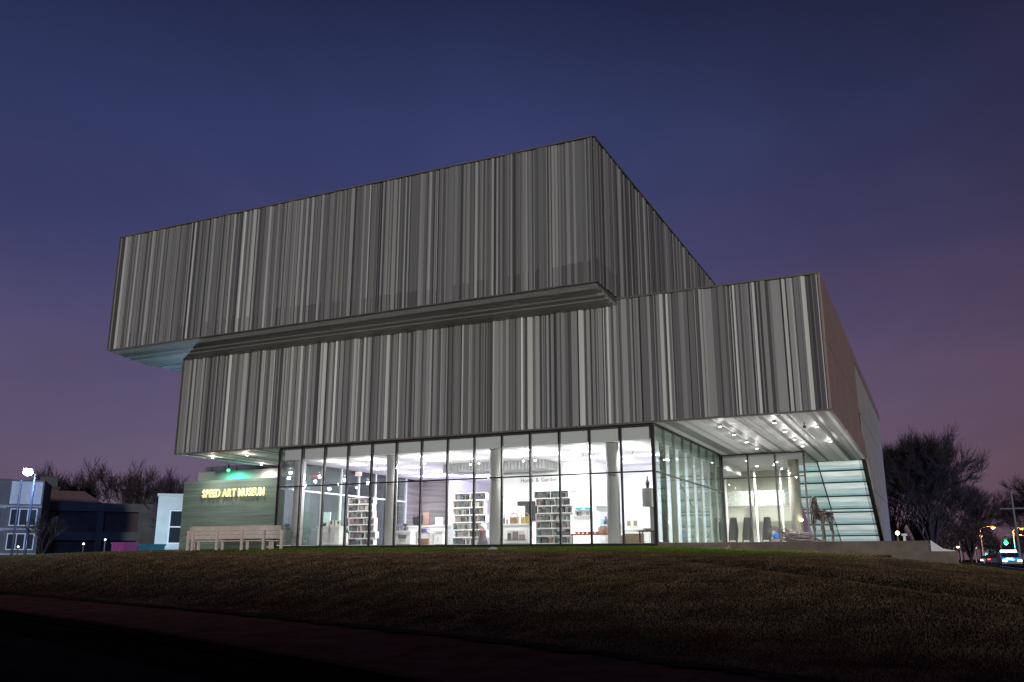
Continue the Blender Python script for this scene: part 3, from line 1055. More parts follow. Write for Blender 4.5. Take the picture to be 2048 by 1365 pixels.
# hall lights
for (x, y) in [(-13.2, 57), (-10.5, 57), (-13.2, 60.5), (-10.5, 60.5), (-8.9, 58.5)]:
    t = thing("hall_light", "round light in the hall ceiling behind the stacked chairs", "downlight", (x, y, 6.1), group="lights in the hall ceiling")
    mk("lens", MB().lathe((x, y, 6.08), [(0.09, 0.0), (0.09, 0.015)], 12), M_LAMP, t)
    spot("hall_beam", (x, y, 6.05), 1500, (1.0, 1.0, 0.96), 165, 0.8, parent=t)
wl_ = thing("wall_lamp", "small warm wall lamp on the buff column in the hall", "lamp", (-7.45, 57.15, 2.36))
mk("globe", MB().lathe((-7.45, 57.12, 2.28), [(0.02, 0), (0.09, 0.04), (0.09, 0.12), (0.02, 0.16)], 10), em("warm globe", (1.0, 0.85, 0.55), 12), wl_, True)
# security camera under the soffit
sk = thing("soffit_camera", "small dark dome camera hanging under the entrance soffit", "camera", (-5.1, 42.65, SOF))
mk("mount", MB().tube([(-5.1, 42.65, SOF - 0.02), (-5.1, 42.65, SOF - 0.22)], 0.02, 6), M_BLACK, sk)
mk("dome", MB().lathe((-5.1, 42.65, SOF - 0.34), [(0.02, 0), (0.07, 0.03), (0.09, 0.09), (0.08, 0.13)], 10), M_BLACK, sk, True)
# exit sign
ex = thing("exit_sign", "red lit exit sign hanging in the glass lobby", "sign", (-32.1, 45.2, 5.2))
bx("sign_box", mat("exit housing", (0.7, 0.7, 0.7), 0.5), ex, -32.32, -31.88, 45.17, 45.23, 5.02, 5.28)
mk("stem", MB().tube([(-32.1, 45.2, 5.28), (-32.1, 45.2, 5.55)], 0.012, 6), M_STEEL, ex)
me, a0, a1 = text_mesh("EXIT", 0.19, 0.004, 0.004)
me.materials.append(em("red exit letters", (1.0, 0.06, 0.05), 6))
o = bpy.data.objects.new("letters", me)
col.objects.link(o)
o.parent = ex
o.rotation_euler = (R(90), 0, 0)
o.location = Vector((-32.1 - (a1 - a0) / 2 - a0, 45.162, 5.085)) - ex.location
# wall lettering
wt = thing("wall_lettering", "grey serif lettering high on the white shop wall", "sign", (-21.2, 47.84, 4.45))
xx = -22.2
for ch in "Home & Garden":
    if ch == " ":
        xx += 0.11
        continue
    me, a0, a1 = text_mesh(ch, 0.34, 0.006)
    me.materials.append(mat("grey lettering", (0.16, 0.16, 0.17), 0.6))
    o = bpy.data.objects.new("letter", me)
    col.objects.link(o)
    o.parent = wt
    o.rotation_euler = (R(90), 0, 0)
    o.location = Vector((xx - a0, 47.845, 4.46)) - wt.location
    xx += (a1 - a0) + 0.035

# ================================================================== SHOP CONTENTS
BOOKC = {}


def cmat(r, g, b, rough=0.6):
    k = "paint %d %d %d" % (int(r * 100), int(g * 100), int(b * 100))
    return mat(k, (r, g, b), rough, 0, 0.1, 5)


BOOKMESH = {}


def book_obj(x, y, z, w, h, d, colr, lean, label, group, name="book"):
    key = (round(w, 3), round(h, 3), round(d, 3), colr)
    if key not in BOOKMESH:
        mb = MB().box(-w / 2, w / 2, -d / 2, d / 2, 0.004, h)
        if name == "book":   # page block shown as a recessed pale top
            mb = MB()
            mb.box(-w / 2, -w / 2 + w * .14, -d / 2, d / 2, 0, h)
            mb.box(w / 2 - w * .14, w / 2, -d / 2, d / 2, 0, h)
            mb.box(-w / 2 + w * .141, w / 2 - w * .141, -d / 2, -d / 2 + d * .06, 0, h)
            mb.box(-w / 2 + w * .141, w / 2 - w * .141, -d / 2 + d * .061, d / 2 - .01, 0.006, h - 0.012)
        me = mb.mesh(name)
        me.materials.append(cmat(*colr))
        BOOKMESH[key] = me
    o = bpy.data.objects.new(name, BOOKMESH[key])
    col.objects.link(o)
    o.location = (x, y, z + (abs(math.sin(lean)) * w / 2))
    o.rotation_euler = (0, lean, 0)
    return tag(o, label, name, group)


PAL = [(0.05, 0.05, 0.055), (0.10, 0.09, 0.09), (0.16, 0.14, 0.13), (0.08, 0.06, 0.06), (0.22, 0.20, 0.19), (0.05, 0.05, 0.05), (0.07, 0.07, 0.09),
       (0.40, 0.37, 0.34), (0.12, 0.11, 0.10), (0.07, 0.13, 0.125), (0.20, 0.12, 0.10), (0.20, 0.19, 0.17)]


def shelf_unit(x0, x1, yc, ztop, rows, label, blabel, seed, side=None):
    r = random.Random(seed)
    t = thing("bookshelf", label, "bookshelf", ((x0 + x1) / 2, yc, FZ))
    h = (ztop - FZ - 0.05) / rows
    d = 0.36
    ROWN = ("bottom row", "second row from the bottom", "third row from the bottom", "middle row", "third row from the top", "second row from the top", "top row")
    for k in range(rows):
        z = FZ + 0.05 + k * h
        sh = r.choice((-0.14, 0.0, 0.0, 0.12)) if k % 2 else r.choice((0.0, 0.1, -0.1))
        a, b = x0 + 0.15 + sh, x1 - 0.15 + sh
        mb = MB()
        mb.box(a, b, yc - d / 2, yc + d / 2, z + 0.002, z + 0.03)
        mb.box(a, b, yc - d / 2, yc + d / 2, z + h - 0.03, z + h - 0.002)
        mb.box(a, a + 0.025, yc - d / 2, yc + d / 2, z + 0.031, z + h - 0.031)
        mb.box(b - 0.025, b, yc - d / 2, yc + d / 2, z + 0.031, z + h - 0.031)
        m_ = (a + b) / 2 + r.uniform(-0.2, 0.2)
        mb.box(m_ - 0.012, m_ + 0.012, yc - d / 2 + 0.01, yc + d / 2, z + 0.031, z + h - 0.031)
        mb.box(a + 0.026, b - 0.026, yc + d / 2 - 0.012, yc + d / 2 - 0.002, z + 0.031, z + h - 0.031)
        mk("cubby", mb, M_WPANEL, t)
        for (u0, u1) in ((a + 0.05, m_ - 0.04), (m_ + 0.04, b - 0.05)):
            u = u0 + r.uniform(0, 0.08)
            while u < u1 - 0.06:
                kind = r.random()
                if kind < 0.07:
                    u += r.uniform(0.08, 0.25)
                    continue
                if kind < 0.62:
                    w = r.choice((0.05, 0.07, 0.09))
                    hh = r.choice((0.66, 0.74, 0.84)) * (h - 0.06)
                    ln = r.choice((0, 0, 0, 0.12))
                else:
                    w = r.choice((0.16, 0.20, 0.24))
                    hh = r.choice((0.62, 0.74, 0.88)) * (h - 0.06)
                    ln = 0
                if u + w > u1:
                    break
                book_obj(u + w / 2, yc - d / 2 + 0.12, z + 0.032, w, hh, 0.18, r.choice(PAL), ln, blabel.replace(" on the ", " on the %s of the " % ROWN[k]), blabel.replace("book or boxed item", "books and boxes"))
                u += w + 0.006 + (0.05 if ln else 0)
    return t


shelf_unit(-31.15, -29.05, 43.0, 3.50, 7, "tall white staggered bookshelf beside the lobby column", "book or boxed item on the leftmost white bookshelf", 1)
shelf_unit(-24.75, -22.45, 44.0, 3.62, 7, "white staggered bookshelf between the second and third columns", "book or boxed item on the middle white bookshelf", 2)
shelf_unit(-18.95, -16.70, 42.5, 3.46, 7, "white staggered bookshelf right of the dark wall panel", "book or boxed item on the rightmost white bookshelf", 3)


def table(name, label, x0, x1, y0, y1, ztop, m_top, m_leg, th=0.05, leg=0.025, cat="table"):
    t = thing(name, label, cat, ((x0 + x1) / 2, (y0 + y1) / 2, FZ))
    bx("table_top", m_top, t, x0, x1, y0, y1, ztop - th, ztop)
    for x in (x0 + 0.08, x1 - 0.08):
        for y in (y0 + 0.08, y1 - 0.08):
            mk("leg", MB().tube([(x, y, FZ), (x, y, ztop - th - 0.001)], leg, 6), m_leg, t)
    return t


def counter(name, label, x0, x1, y0, y1, ztop, cat="counter", kick=True):
    t = thing(name, label, cat, ((x0 + x1) / 2, (y0 + y1) / 2, FZ))
    bx("body", M_WPANEL, t, x0 + 0.05, x1 - 0.05, y0 + 0.05, y1, FZ + 0.08, ztop - 0.061)
    bx("counter_top", M_WPANEL, t, x0, x1, y0, y1 + 0.02, ztop - 0.06, ztop)
    bx("kick_plate", M_DGREY, t, x0 + 0.1, x1 - 0.1, y0 + 0.1, y1 - 0.02, FZ, FZ + 0.079)
    bx("front_panel", mat("pale grey front", (0.55, 0.53, 0.53), 0.5), t, x0 + 0.35, x1 - 0.35, y0 + 0.035, y0 + 0.049, FZ + 0.2, ztop - 0.35)
    return t


counter("reception_counter", "white reception counter with grey front at the lobby end", -33.0 + 0.35, -31.0, 42.0, 42.8, 1.86)
# picture cards on it
for k, (x, c, l) in enumerate(((-31.85, (0.75, 0.62, 0.52), "cream portrait card standing left on the reception counter"), (-31.35, (0.8, 0.78, 0.6), "cream portrait card standing right on the reception counter"))):
    t = thing("portrait_card", l, "card", (x, 42.3, 1.86))
    mk("sheet", MB().obox((x, 42.3, 2.03), 0.36, 0.03, 0.34), cmat(*c), t)
    mk("printed_figure", MB().obox((x + 0.03, 42.282, 2.06), 0.12, 0.004, 0.16), cmat(0.06, 0.06, 0.06), t)
    mk("foot", MB().obox((x, 42.38, 1.872), 0.3, 0.12, 0.02), cmat(*c), t)
# bowl/plant on counter
t = thing("dark_bowl", "low dark bowl of leaves on the reception counter", "bowl", (-32.4, 42.35, 1.86))
mk("bowl", MB().lathe((-32.4, 42.35, 1.862), [(0.06, 0), (0.16, 0.08), (0.2, 0.12), (0.17, 0.12)], 14), M_BLACK, t, True)
lf = MB()
for k in range(26):
    a = k * 2.4
    p = Vector((-32.4, 42.35, 1.96))
    q = p + Vector((math.cos(a) * rnd.uniform(.1, .25), math.sin(a) * rnd.uniform(.05, .15), rnd.uniform(.03, .12)))
    n_ = Vector((-math.sin(a), math.cos(a), 0.2)) * 0.025
    lf.face([p - n_ * .3, q - n_, q + Vector((0, 0, 0.03)), q + n_])
mk("leaves", lf, cmat(0.03, 0.06, 0.03), t)
# wire figure stand
t = thing("wire_stand", "wire ring display stand beside the reception counter", "stand", (-33.0, 41.6, FZ))
mk("post", MB().tube([(-33.0, 41.6, FZ + 0.02), (-33.0, 41.6, 1.45)], 0.018, 6), M_STEEL, t)
mk("base", MB().lathe((-33.0, 41.6, FZ + .001), [(0.2, 0), (0.2, 0.02)], 14), M_STEEL, t)
for rr, zz in ((0.28, 1.62), (0.18, 1.3), (0.2, 1.05)):
    pts = [(-33.0 + rr * math.cos(a * math.pi / 8), 41.6 + 0.05 * math.sin(a * math.pi / 8), zz + rr * 0.55 * math.sin(a * math.pi / 8)) for a in range(17)]
    mk("ring", MB().tube(pts, 0.012, 5), M_DGREY, t)
# small figure with dark cap
t = thing("small_mannequin", "small white mannequin with dark head by the left bookshelf", "mannequin", (-29.95, 41.2, FZ))
mk("body", MB().lathe((-29.95, 41.2, FZ + .001), [(0.12, 0), (0.13, 0.25), (0.10, 0.35), (0.16, 0.5), (0.12, 0.66), (0.05, 0.70)], 14), M_WPANEL, t, True)
mk("head", MB().lathe((-29.95, 41.2, FZ + 0.7), [(0.03, 0), (0.08, 0.05), (0.085, 0.12), (0.04, 0.2)], 12), M_BLACK, t, True)
# glass case column (pale aqua panel) in the lobby
t = thing("lobby_panel", "tall pale aqua panel standing in the glass lobby", "panel", (-33.1, 43.4, FZ))
bx("panel_sheet", cmat(0.62, 0.82, 0.82), t, -33.4, -32.75, 43.4, 43.46, FZ + 0.05, 2.75)
bx("panel_foot", M_STEEL, t, -33.42, -32.73, 43.3, 43.56, FZ, FZ + 0.049)
# low white tables centre left
t = counter("display_cube", "low white display cube with an open shelf", -27.55, -26.45, 42.4, 43.0, 1.55, "display cube")
bx("open_shelf", M_DGREY, t, -27.25, -26.75, 42.38, 42.42, 1.12, 1.32)
for k, (x, h, c, l) in enumerate(((-27.35, 0.3, (0.42, 0.30, 0.62), "purple flower display on the low white cube"), (-26.95, 0.34, (0.05, 0.05, 0.06), "black figurine on the low white cube"))):
    t = thing("ornament", l, "ornament", (x, 42.6, 1.55))
    mk("vase_body", MB().lathe((x, 42.6, 1.552), [(0.05, 0), (0.09, h * 0.3), (0.04, h * 0.6), (0.06, h * .8), (0.02, h)], 10), cmat(*c), t, True)
    fl = MB()
    for q in range(10):
        a = q * 0.63
        fl.tube([(x, 42.6, 1.55 + h * .6), (x + math.cos(a) * 0.14, 42.6 + math.sin(a) * 0.05, 1.55 + h + rnd.uniform(-.05, .08))], [0.012, 0.028], 5)
    mk("sprays", fl, cmat(*c), t)
counter("cash_desk", "long white cash desk in front of the stone wall", -27.7, -25.05, 44.0, 44.8, 1.88, "desk")
t = thing("black_terminal", "black till terminal standing on the cash desk", "till", (-27.25, 44.3, 1.88))
bx("screen", M_BLACK, t, -27.48, -27.04, 44.25, 44.32, 1.98, 2.40)
bx("base", M_BLACK, t, -27.38, -27.12, 44.2, 44.5, 1.882, 1.98)
bx("printer", M_BLACK, t, -27.2, -27.0, 44.34, 44.55, 1.98, 2.46)
t = thing("picture_frame", "brown framed picture propped behind the cash desk", "picture", (-26.8, 44.62, 1.88))
bx("frame", cmat(0.18, 0.11, 0.09), t, -27.06, -26.55, 44.62, 44.66, 1.882, 2.72)
bx("canvas", cmat(0.36, 0.24, 0.22), t, -27.0, -26.61, 44.605, 44.619, 1.94, 2.66)
t = thing("laptop", "white laptop open on the cash desk", "laptop", (-25.85, 44.25, 1.88))
bx("keyboard", M_WPANEL, t, -26.12, -25.62, 44.12, 44.45, 1.882, 1.905)
mk("screen", MB().obox((-25.87, 44.52, 2.13), 0.5, 0.02, 0.44), M_WPANEL, t)
bx("fruit_tray", cmat(0.25, 0.13, 0.08), t, -26.5, -26.16, 44.1, 44.3, 1.882, 1.95)
t = table("side_table", "small white table with purple cloth and baskets", -25.7, -24.75, 41.6, 42.2, 1.42, M_WPANEL, M_STEEL)
t = thing("folded_cloth", "folded lilac cloth on the small white table", "cloth", (-25.25, 41.85, 1.42))
for k in range(3):
    mk("fold", MB().obox((-25.25, 41.85, 1.455 + k * 0.07), 0.62 - k * .06, 0.36, 0.066, 0.03 * k), cmat(0.45, 0.38, 0.72), t)
t = thing("wicker_basket", "brown wicker basket under the small white table", "basket", (-25.25, 41.8, FZ))
for k in range(7):
    mk("wicker_band", MB().lathe((-25.25, 41.8, FZ + 0.01 + k * 0.05), [(0.26 + k * 0.01, 0), (0.275 + k * .01, 0.025), (0.26 + k * .01, 0.049)], 16), cmat(0.26, 0.15, 0.09), t)
counter("white_plinth_pair", "white plinth beside the middle bookshelf", -25.4, -24.75, 43.0, 43.6, 1.55, "plinth")
# person sized red-dark mannequin near column 2
t = thing("dressed_mannequin", "dark dressed mannequin next to the middle bookshelf", "mannequin", (-22.05, 42.6, FZ))
mk("dress", MB().lathe((-22.05, 42.6, FZ + .001), [(0.30, 0), (0.26, 0.3), (0.17, 0.6), (0.2, 0.78), (0.08, 0.9)], 16), cmat(0.06, 0.05, 0.06), t, True)
mk("scarf", MB().lathe((-22.05, 42.6, FZ + 0.70), [(0.21, 0), (0.22, 0.08), (0.12, 0.16)], 14), cmat(0.30, 0.09, 0.10), t, True)
mk("head", MB().lathe((-22.05, 42.6, FZ + 0.9), [(0.04, 0), (0.09, 0.08), (0.09, 0.16), (0.03, 0.24)], 12), M_WPANEL, t, True)
# glass cabinet centre
t = counter("display_cabinet", "white display cabinet with baskets on top beside the second column", -21.1, -19.4, 42.9, 43.5, 1.84, "cabinet")
bx("inner_shelf", M_DGREY, t, -20.9, -19.6, 42.86, 42.93, 0.98, 1.01)
for k, (x, w, h) in enumerate(((-20.6, 0.18, 0.34), (-20.25, 0.3, 0.42), (-19.85, 0.34, 0.26))):
    book_obj(x, 42.9, 1.012, w, h, 0.05, PAL[k], 0, "dark boxed item low on the front of the display cabinet", "boxed items on the cabinet front", "box")
for k, (x, c, l) in enumerate(((-20.45, (0.22, 0.14, 0.07), "dark brown basket on the display cabinet"), (-19.8, (0.36, 0.25, 0.08), "golden basket on the display cabinet"))):
    t = thing("basket", l, "basket", (x, 43.2, 1.84))
    for q in range(5):
        mk("woven_band", MB().lathe((x, 43.2, 1.842 + q * 0.07), [(0.24, 0), (0.26, 0.035), (0.24, 0.069)], 16), cmat(*c), t)
    mk("handle", MB().tube([(x + 0.24 * math.cos(a * math.pi / 8), 43.2, 2.18 + 0.22 * math.sin(a * math.pi / 8)) for a in range(9)], 0.018, 6), cmat(*c), t)
for k, (x, h, l) in enumerate(((-21.0, 0.5, "slim dark bottle at the left end of the display cabinet"), (-20.83, 0.38, "short dark bottle next to the slim one on the cabinet"))):
    tag(mk("bottle", MB().lathe((x, 43.1, 1.842), [(0.045, 0), (0.05, h * .5), (0.02, h * .7), (0.025, h)], 10), cmat(0.08, 0.08, 0.08), None, True), l, "bottle")
t = thing("paper_stack", "stack of pale paper rolls on the display cabinet", "paper", (-20.5, 43.42, 1.84))
for k in range(5):
    mk("paper_roll", MB().tube([(-20.75 + k * 0.11, 43.45, 1.845), (-20.75 + k * 0.11, 43.47, 2.55 + 0.06 * (k % 3))], 0.045, 8), cmat(0.72, 0.70, 0.66), t)
bs = thing("dark_wall_panel", "black panel fixed low on the white shop wall", "panel", (-21.6, 47.8, 2.6))
bx("panel_sheet", M_BLACK, bs, -22.4, -20.9, 47.76, 47.855, 3.10, 3.34)
bx("panel_lower", M_BLACK, bs, -21.9, -20.92, 47.77, 47.855, 2.2, 3.098)
# wall shelves with turquoise pieces
for z, l in ((2.38, "lower thin grey shelf on the white shop wall"), (2.72, "upper thin grey shelf under the turquoise dishes")):
    t = tag(bx("wall_shelf", mat("shelf grey", (0.45, 0.44, 0.45), 0.5), None, -18.9, -17.7, 47.5, 47.855, z, z + 0.035), l, "shelf")
for x, z, w, l in ((-18.45, 2.757, 0.46, "left turquoise dish on the wall shelf"), (-17.95, 2.757, 0.36, "right turquoise dish on the wall shelf")):
    t = tag(mk("dish", MB().lathe((x, 47.68, z), [(0.06, 0), (w * .42, 0.05), (w * .5, 0.13), (w * .46, 0.13), (0.05, 0.03)], 16), cmat(0.03, 0.42, 0.50), None, True), l, "dish")
t = thing("blue_bird_print", "turquoise bird print hanging on the white shop wall", "picture", (-18.9, 47.83, 3.7))
bx("sheet", cmat(0.45, 0.80, 0.85), t, -19.2, -18.6, 47.835, 47.856, 3.62, 4.05)
mk("bird", MB().prism([(-19.1, 3.95), (-18.95, 3.9), (-18.8, 3.84), (-18.66, 3.88), (-18.7, 3.78), (-18.9, 3.8), (-19.02, 3.84)], "y", 47.825, 47.834), cmat(0.05, 0.30, 0.34), t)
for k, x in enumerate((-18.55, -18.38, -17.95)):
    book_obj(x, 47.7, 2.417, 0.09, 0.22, 0.12, PAL[(k * 3 + 5) % 12], 0, "small boxed item standing on the lower wall shelf", "items on the lower wall shelf", "box")
# red topped low table
table("low_table", "low red-brown table on thin legs before the white shelves", -16.85, -14.75, 42.3, 42.9, 1.26, cmat(0.26, 0.10, 0.08), M_DGREY, 0.07, 0.018)
for k in range(6):
    x = -16.6 + k * 0.22
    tag(mk("bowl", MB().lathe((x, 42.55, 1.262), [(0.04, 0), (0.09, 0.05), (0.10, 0.10), (0.085, 0.10), (0.03, 0.03)], 12), cmat(0.38, 0.10, 0.09), None, True), "small red bowl in the row on the low table", "bowl", "red bowls on the low table")
for k, x in enumerate((-15.3, -14.98)):
    book_obj(x, 42.6, 1.262, 0.24, 0.30, 0.24, (0.42, 0.30, 0.22), 0, ("tan gift box on the low table" , "second tan gift box at the right end of the low table")[k], "tan boxes on the low table", "box")
t = counter("white_cabinet", "white cabinet against the shop wall behind the low table", -15.95, -14.75, 44.0, 44.6, 1.76, "cabinet")
t = thing("dark_figure", "dark blue bottle shaped figure on the white cabinet", "figure", (-15.6, 44.2, 1.76))
mk("figure_body", MB().lathe((-15.6, 44.2, 1.762), [(0.12, 0), (0.13, 0.18), (0.05, 0.3), (0.06, 0.38), (0.02, 0.44)], 12), cmat(0.04, 0.06, 0.10), t, True)
mk("blue_card", MB().obox((-15.83, 44.22, 1.90), 0.2, 0.02, 0.27), cmat(0.35, 0.55, 0.75), t)
# wicker baskets and dark table at right end
for k, (x, w, l) in enumerate(((-13.95, 0.5, "short wicker hamper with red wrapped goods beside the tall one"), (-13.35, 0.85, "wide wicker hamper next to the dark table"))):
    t = thing("wicker_hamper", l, "hamper", (x, 41.9, FZ))
    h = 0.40 if k == 0 else 0.48
    for q in range(6):
        mk("woven_band", MB().obox((x, 41.9, FZ + 0.04 + q * h / 6), w + 0.01 * (q % 2), 0.4 + .01 * (q % 2), h / 6 - 0.004), cmat(0.30, 0.22, 0.14) if k else cmat(0.34, 0.2, 0.16), t)
table("dark_table", "small dark table on splayed legs near the glass corner", -13.05, -12.2, 41.5, 42.1, 1.34, cmat(0.12, 0.11, 0.10), M_BLACK, 0.05, 0.028)
t = thing("tray_of_bread", "pale tray of goods on the dark table", "tray", (-12.6, 41.8, 1.34))
bx("tray", cmat(0.5, 0.42, 0.3), t, -12.85, -12.35, 41.65, 41.95, 1.342, 1.38)
for k in range(4):
    mk("loaf", MB().obox((-12.78 + k * 0.12, 41.8, 1.42), 0.1, 0.2, 0.075, 0.1 * k), cmat(0.55, 0.5, 0.4), t)
t = counter("white_desk", "white side desk with framed cards behind the hampers", -14.8, -13.4, 44.6, 45.1, 1.55, "desk")
for k, x in enumerate((-14.55, -14.2)):
    t = thing("framed_card", ("left framed card on the white side desk", "right framed card on the white side desk")[k], "card", (x, 44.8, 1.55))
    bx("card", cmat(0.6, 0.56, 0.46), t, x - 0.14, x + 0.14, 44.8, 44.82, 1.552, 2.05)
    bx("printed_block", cmat(0.2, 0.18, 0.15), t, x - 0.09, x + 0.09, 44.79, 44.799, 1.7, 1.95)
# pedestal box with vase
t = thing("vase_pedestal", "grey box pedestal on a slim post in the glass corner", "pedestal", (-12.55, 42.0, FZ))
bx("box_head", mat("grey pedestal", (0.42, 0.41, 0.40), 0.6), t, -12.85, -12.38, 41.8, 42.25, 2.50, 3.38)
bx("post", MATS["grey pedestal"], t, -12.55, -12.30, 41.98, 42.2, FZ, 2.498)
t = thing("bronze_vase", "dark slender bottle vase on the grey pedestal", "vase", (-12.62, 42.0, 3.38))
mk("vase_body", MB().lathe((-12.62, 42.0, 3.382), [(0.06, 0), (0.07, 0.06), (0.10, 0.2), (0.11, 0.28), (0.05, 0.38), (0.035, 0.48), (0.04, 0.55), (0.02, 0.6)], 14), cmat(0.10, 0.09, 0.085), t, True)

# ---- hall: chair stacks
ch = MB()
ch.box(-0.22, 0.22, -0.22, 0.20, 0.44, 0.47)
ch.face([(-0.22, 0.19, 0.46), (0.22, 0.19, 0.46), (0.20, 0.27, 0.84), (-0.20, 0.27, 0.84)])
ch.face([(-0.20, 0.285, 0.84), (0.20, 0.285, 0.84), (0.22, 0.21, 0.46), (-0.22, 0.21, 0.46)])
ch.face([(-0.20, 0.27, 0.84), (0.20, 0.27, 0.84), (0.20, 0.285, 0.84), (-0.20, 0.285, 0.84)])
for sx in (-1, 1):
    for sy in (-1, 1):
        ch.tube([(sx * 0.20, sy * 0.19, 0.44), (sx * 0.25, sy * 0.25, 0.0)], 0.013, 5)
chair_me = ch.mesh("stacking_chair")
chair_me.materials.append(M_DGREY)
for si, (x, y, n, rz, lab) in enumerate(((-12.55, 57.3, 10, 0.3, "dark stacking chair in the partly hidden leftmost stack behind the glass"), (-11.72, 57.0, 13, 0.15, "dark stacking chair in the second stack behind the glass"),
                                         (-10.85, 57.0, 13, 0.1, "dark stacking chair in the third stack behind the glass"), (-9.65, 57.0, 13, 0.2, "dark stacking chair in the stack next to the blue bag"))):
    for k in range(n):
        o = bpy.data.objects.new("stacking_chair", chair_me)
        col.objects.link(o)
        o.location = (x + 0.012 * k, y + 0.004 * k, FZ + k * 0.082)
        o.rotation_euler = (0, 0, rz + math.pi)
        tag(o, lab.replace("dark stacking chair in", "topmost chair of") if k == n - 1 else (lab.replace("dark stacking chair in", "bottom chair of") if k == 0 else lab), "chair", "chairs of stack %s" % ("a", "b", "c", "d")[si])
t = thing("storage_crate", "grey crate on the hall floor beside the chair stacks", "crate", (-8.75, 55.8, FZ))
bx("crate_body", cmat(0.35, 0.33, 0.30), t, -9.1, -8.4, 55.55, 56.05, FZ + 0.001, 1.18)
for z in (0.85, 1.0, 1.15):
    bx("crate_rim", cmat(0.28, 0.26, 0.24), t, -9.12, -8.38, 55.53, 55.549, z, z + 0.05)
bag = MB().lathe((-8.75, 55.8, 1.181), [(0.22, 0), (0.30, 0.08), (0.31, 0.22), (0.22, 0.36), (0.10, 0.44), (0.13, 0.5)], 14)
bag.v = [(x + 0.03 * math.sin(z * 17 + x * 9), y, z + 0.02 * math.sin(x * 23)) for x, y, z in bag.v]
tag(mk("blue_bag", bag, cmat(0.05, 0.18, 0.55), None, True), "crumpled blue bag on the grey crate", "bag")

# ---- sculptures: horses of twisted branches
def rod_limb(mb, pts, spread, count, rad, seed):
    r = random.Random(seed)
    P = [Vector(p) for p in pts]
    for k in range(count):
        off = Vector((r.uniform(-1, 1), r.uniform(-1, 1), r.uniform(-1, 1)))
        q = []
        for i, p in enumerate(P):
            s_ = spread[i] if hasattr(spread, "__len__") else spread
            off2 = off + Vector((r.uniform(-.6, .6), r.uniform(-.6, .6), r.uniform(-.6, .6)))
            q.append(p + off2 * s_)
        q2 = []
        for a, b in zip(q[:-1], q[1:]):
            q2 += [a, a.lerp(b, 0.5) + Vector((r.uniform(-1, 1), r.uniform(-1, 1), r.uniform(-1, 1))) * 0.04]
        q2.append(q[-1])
        rr = rad * r.uniform(0.7, 1.25)
        mb.tube(q2, [rr * (1 - 0.35 * i / len(q2)) for i in range(len(q2))], 5)


HROT = 256
HX, HY = -5.0, 45.8
def H(a, b, c):   # a: along body (forward +), b: side, c: height
    ca, sa = math.cos(R(HROT)), math.sin(R(HROT))
    return (HX + a * ca - b * sa, HY + a * sa + b * ca, FZ + c)


horse = thing("branch_horse", "standing horse sculpture of dark twisted branches under the soffit", "sculpture", (HX, HY, FZ))
m_ = MB(); rod_limb(m_, [H(-0.75, 0, 1.35), H(-0.2, 0, 1.32), H(0.35, 0, 1.38), H(0.7, 0, 1.42)], [0.17, 0.20, 0.22, 0.15], 30, 0.042, 5); mk("torso", m_, M_SCULPT, horse)
m_ = MB(); rod_limb(m_, [H(0.55, 0, 1.45), H(0.72, 0, 1.95), H(0.92, 0, 2.16), H(1.14, 0, 2.05)], [0.13, 0.09, 0.07, 0.06], 13, 0.038, 6); mk("neck", m_, M_SCULPT, horse)
m_ = MB(); rod_limb(m_, [H(1.10, 0, 2.10), H(1.26, 0, 1.70), H(1.30, 0, 1.32)], [0.07, 0.07, 0.04], 11, 0.034, 7); mk("head", m_, M_SCULPT, horse)
for a, b, k in ((0.55, 0.2, 1), (0.62, -0.2, 2), (-0.68, 0.2, 3), (-0.62, -0.2, 4)):
    m_ = MB(); rod_limb(m_, [H(a, b, 1.35), H(a + 0.06, b, 0.95), H(a - 0.06 if a < 0 else a, b, 0.5), H(a, b, 0.0)], [0.07, 0.05, 0.03, 0.02], 6, 0.038, 20 + k); mk("leg", m_, M_SCULPT, horse)
m_ = MB(); rod_limb(m_, [H(-0.8, 0, 1.4), H(-1.0, 0, 1.1), H(-1.0, 0, 0.7)], 0.03, 4, 0.02, 31); mk("tail", m_, M_SCULPT, horse)
HROT = 200
HX, HY = -6.35, 46.3
lying = thing("lying_branch_horse", "reclining horse sculpture of twisted branches beside the standing one", "sculpture", (HX, HY, FZ))
m_ = MB(); rod_limb(m_, [H(-0.7, 0, 0.22), H(0, 0, 0.32), H(0.6, 0, 0.46)], [0.16, 0.22, 0.22], 34, 0.042, 8); mk("torso", m_, M_SCULPT, lying)
m_ = MB(); rod_limb(m_, [H(0.6, 0, 0.5), H(0.9, 0, 0.72), H(1.1, 0, 0.80), H(1.3, 0, 0.55)], [0.12, 0.09, 0.07, 0.05], 12, 0.03, 9); mk("neck_and_head", m_, M_SCULPT, lying)
for a, b, k in ((0.4, -0.45, 1), (0.1, -0.5, 2), (-0.6, -0.4, 3), (-0.9, -0.3, 4)):
    m_ = MB(); rod_limb(m_, [H(a, b * .4, 0.3), H(a - 0.3, b, 0.14), H(a - 0.75, b, 0.06)], 0.04, 6, 0.026, 50 + k); mk("leg", m_, M_SCULPT, lying)

# ================================================================== LAWN THINGS
# curved timber bench with slatted back
BXc, BYc = -34.35, 36.4
bz = float(lawn_z(BXc, BYc)) + 0.0
bench = thing("timber_bench", "long pale timber bench with slatted back curving away at both ends", "bench", (BXc, BYc, bz))


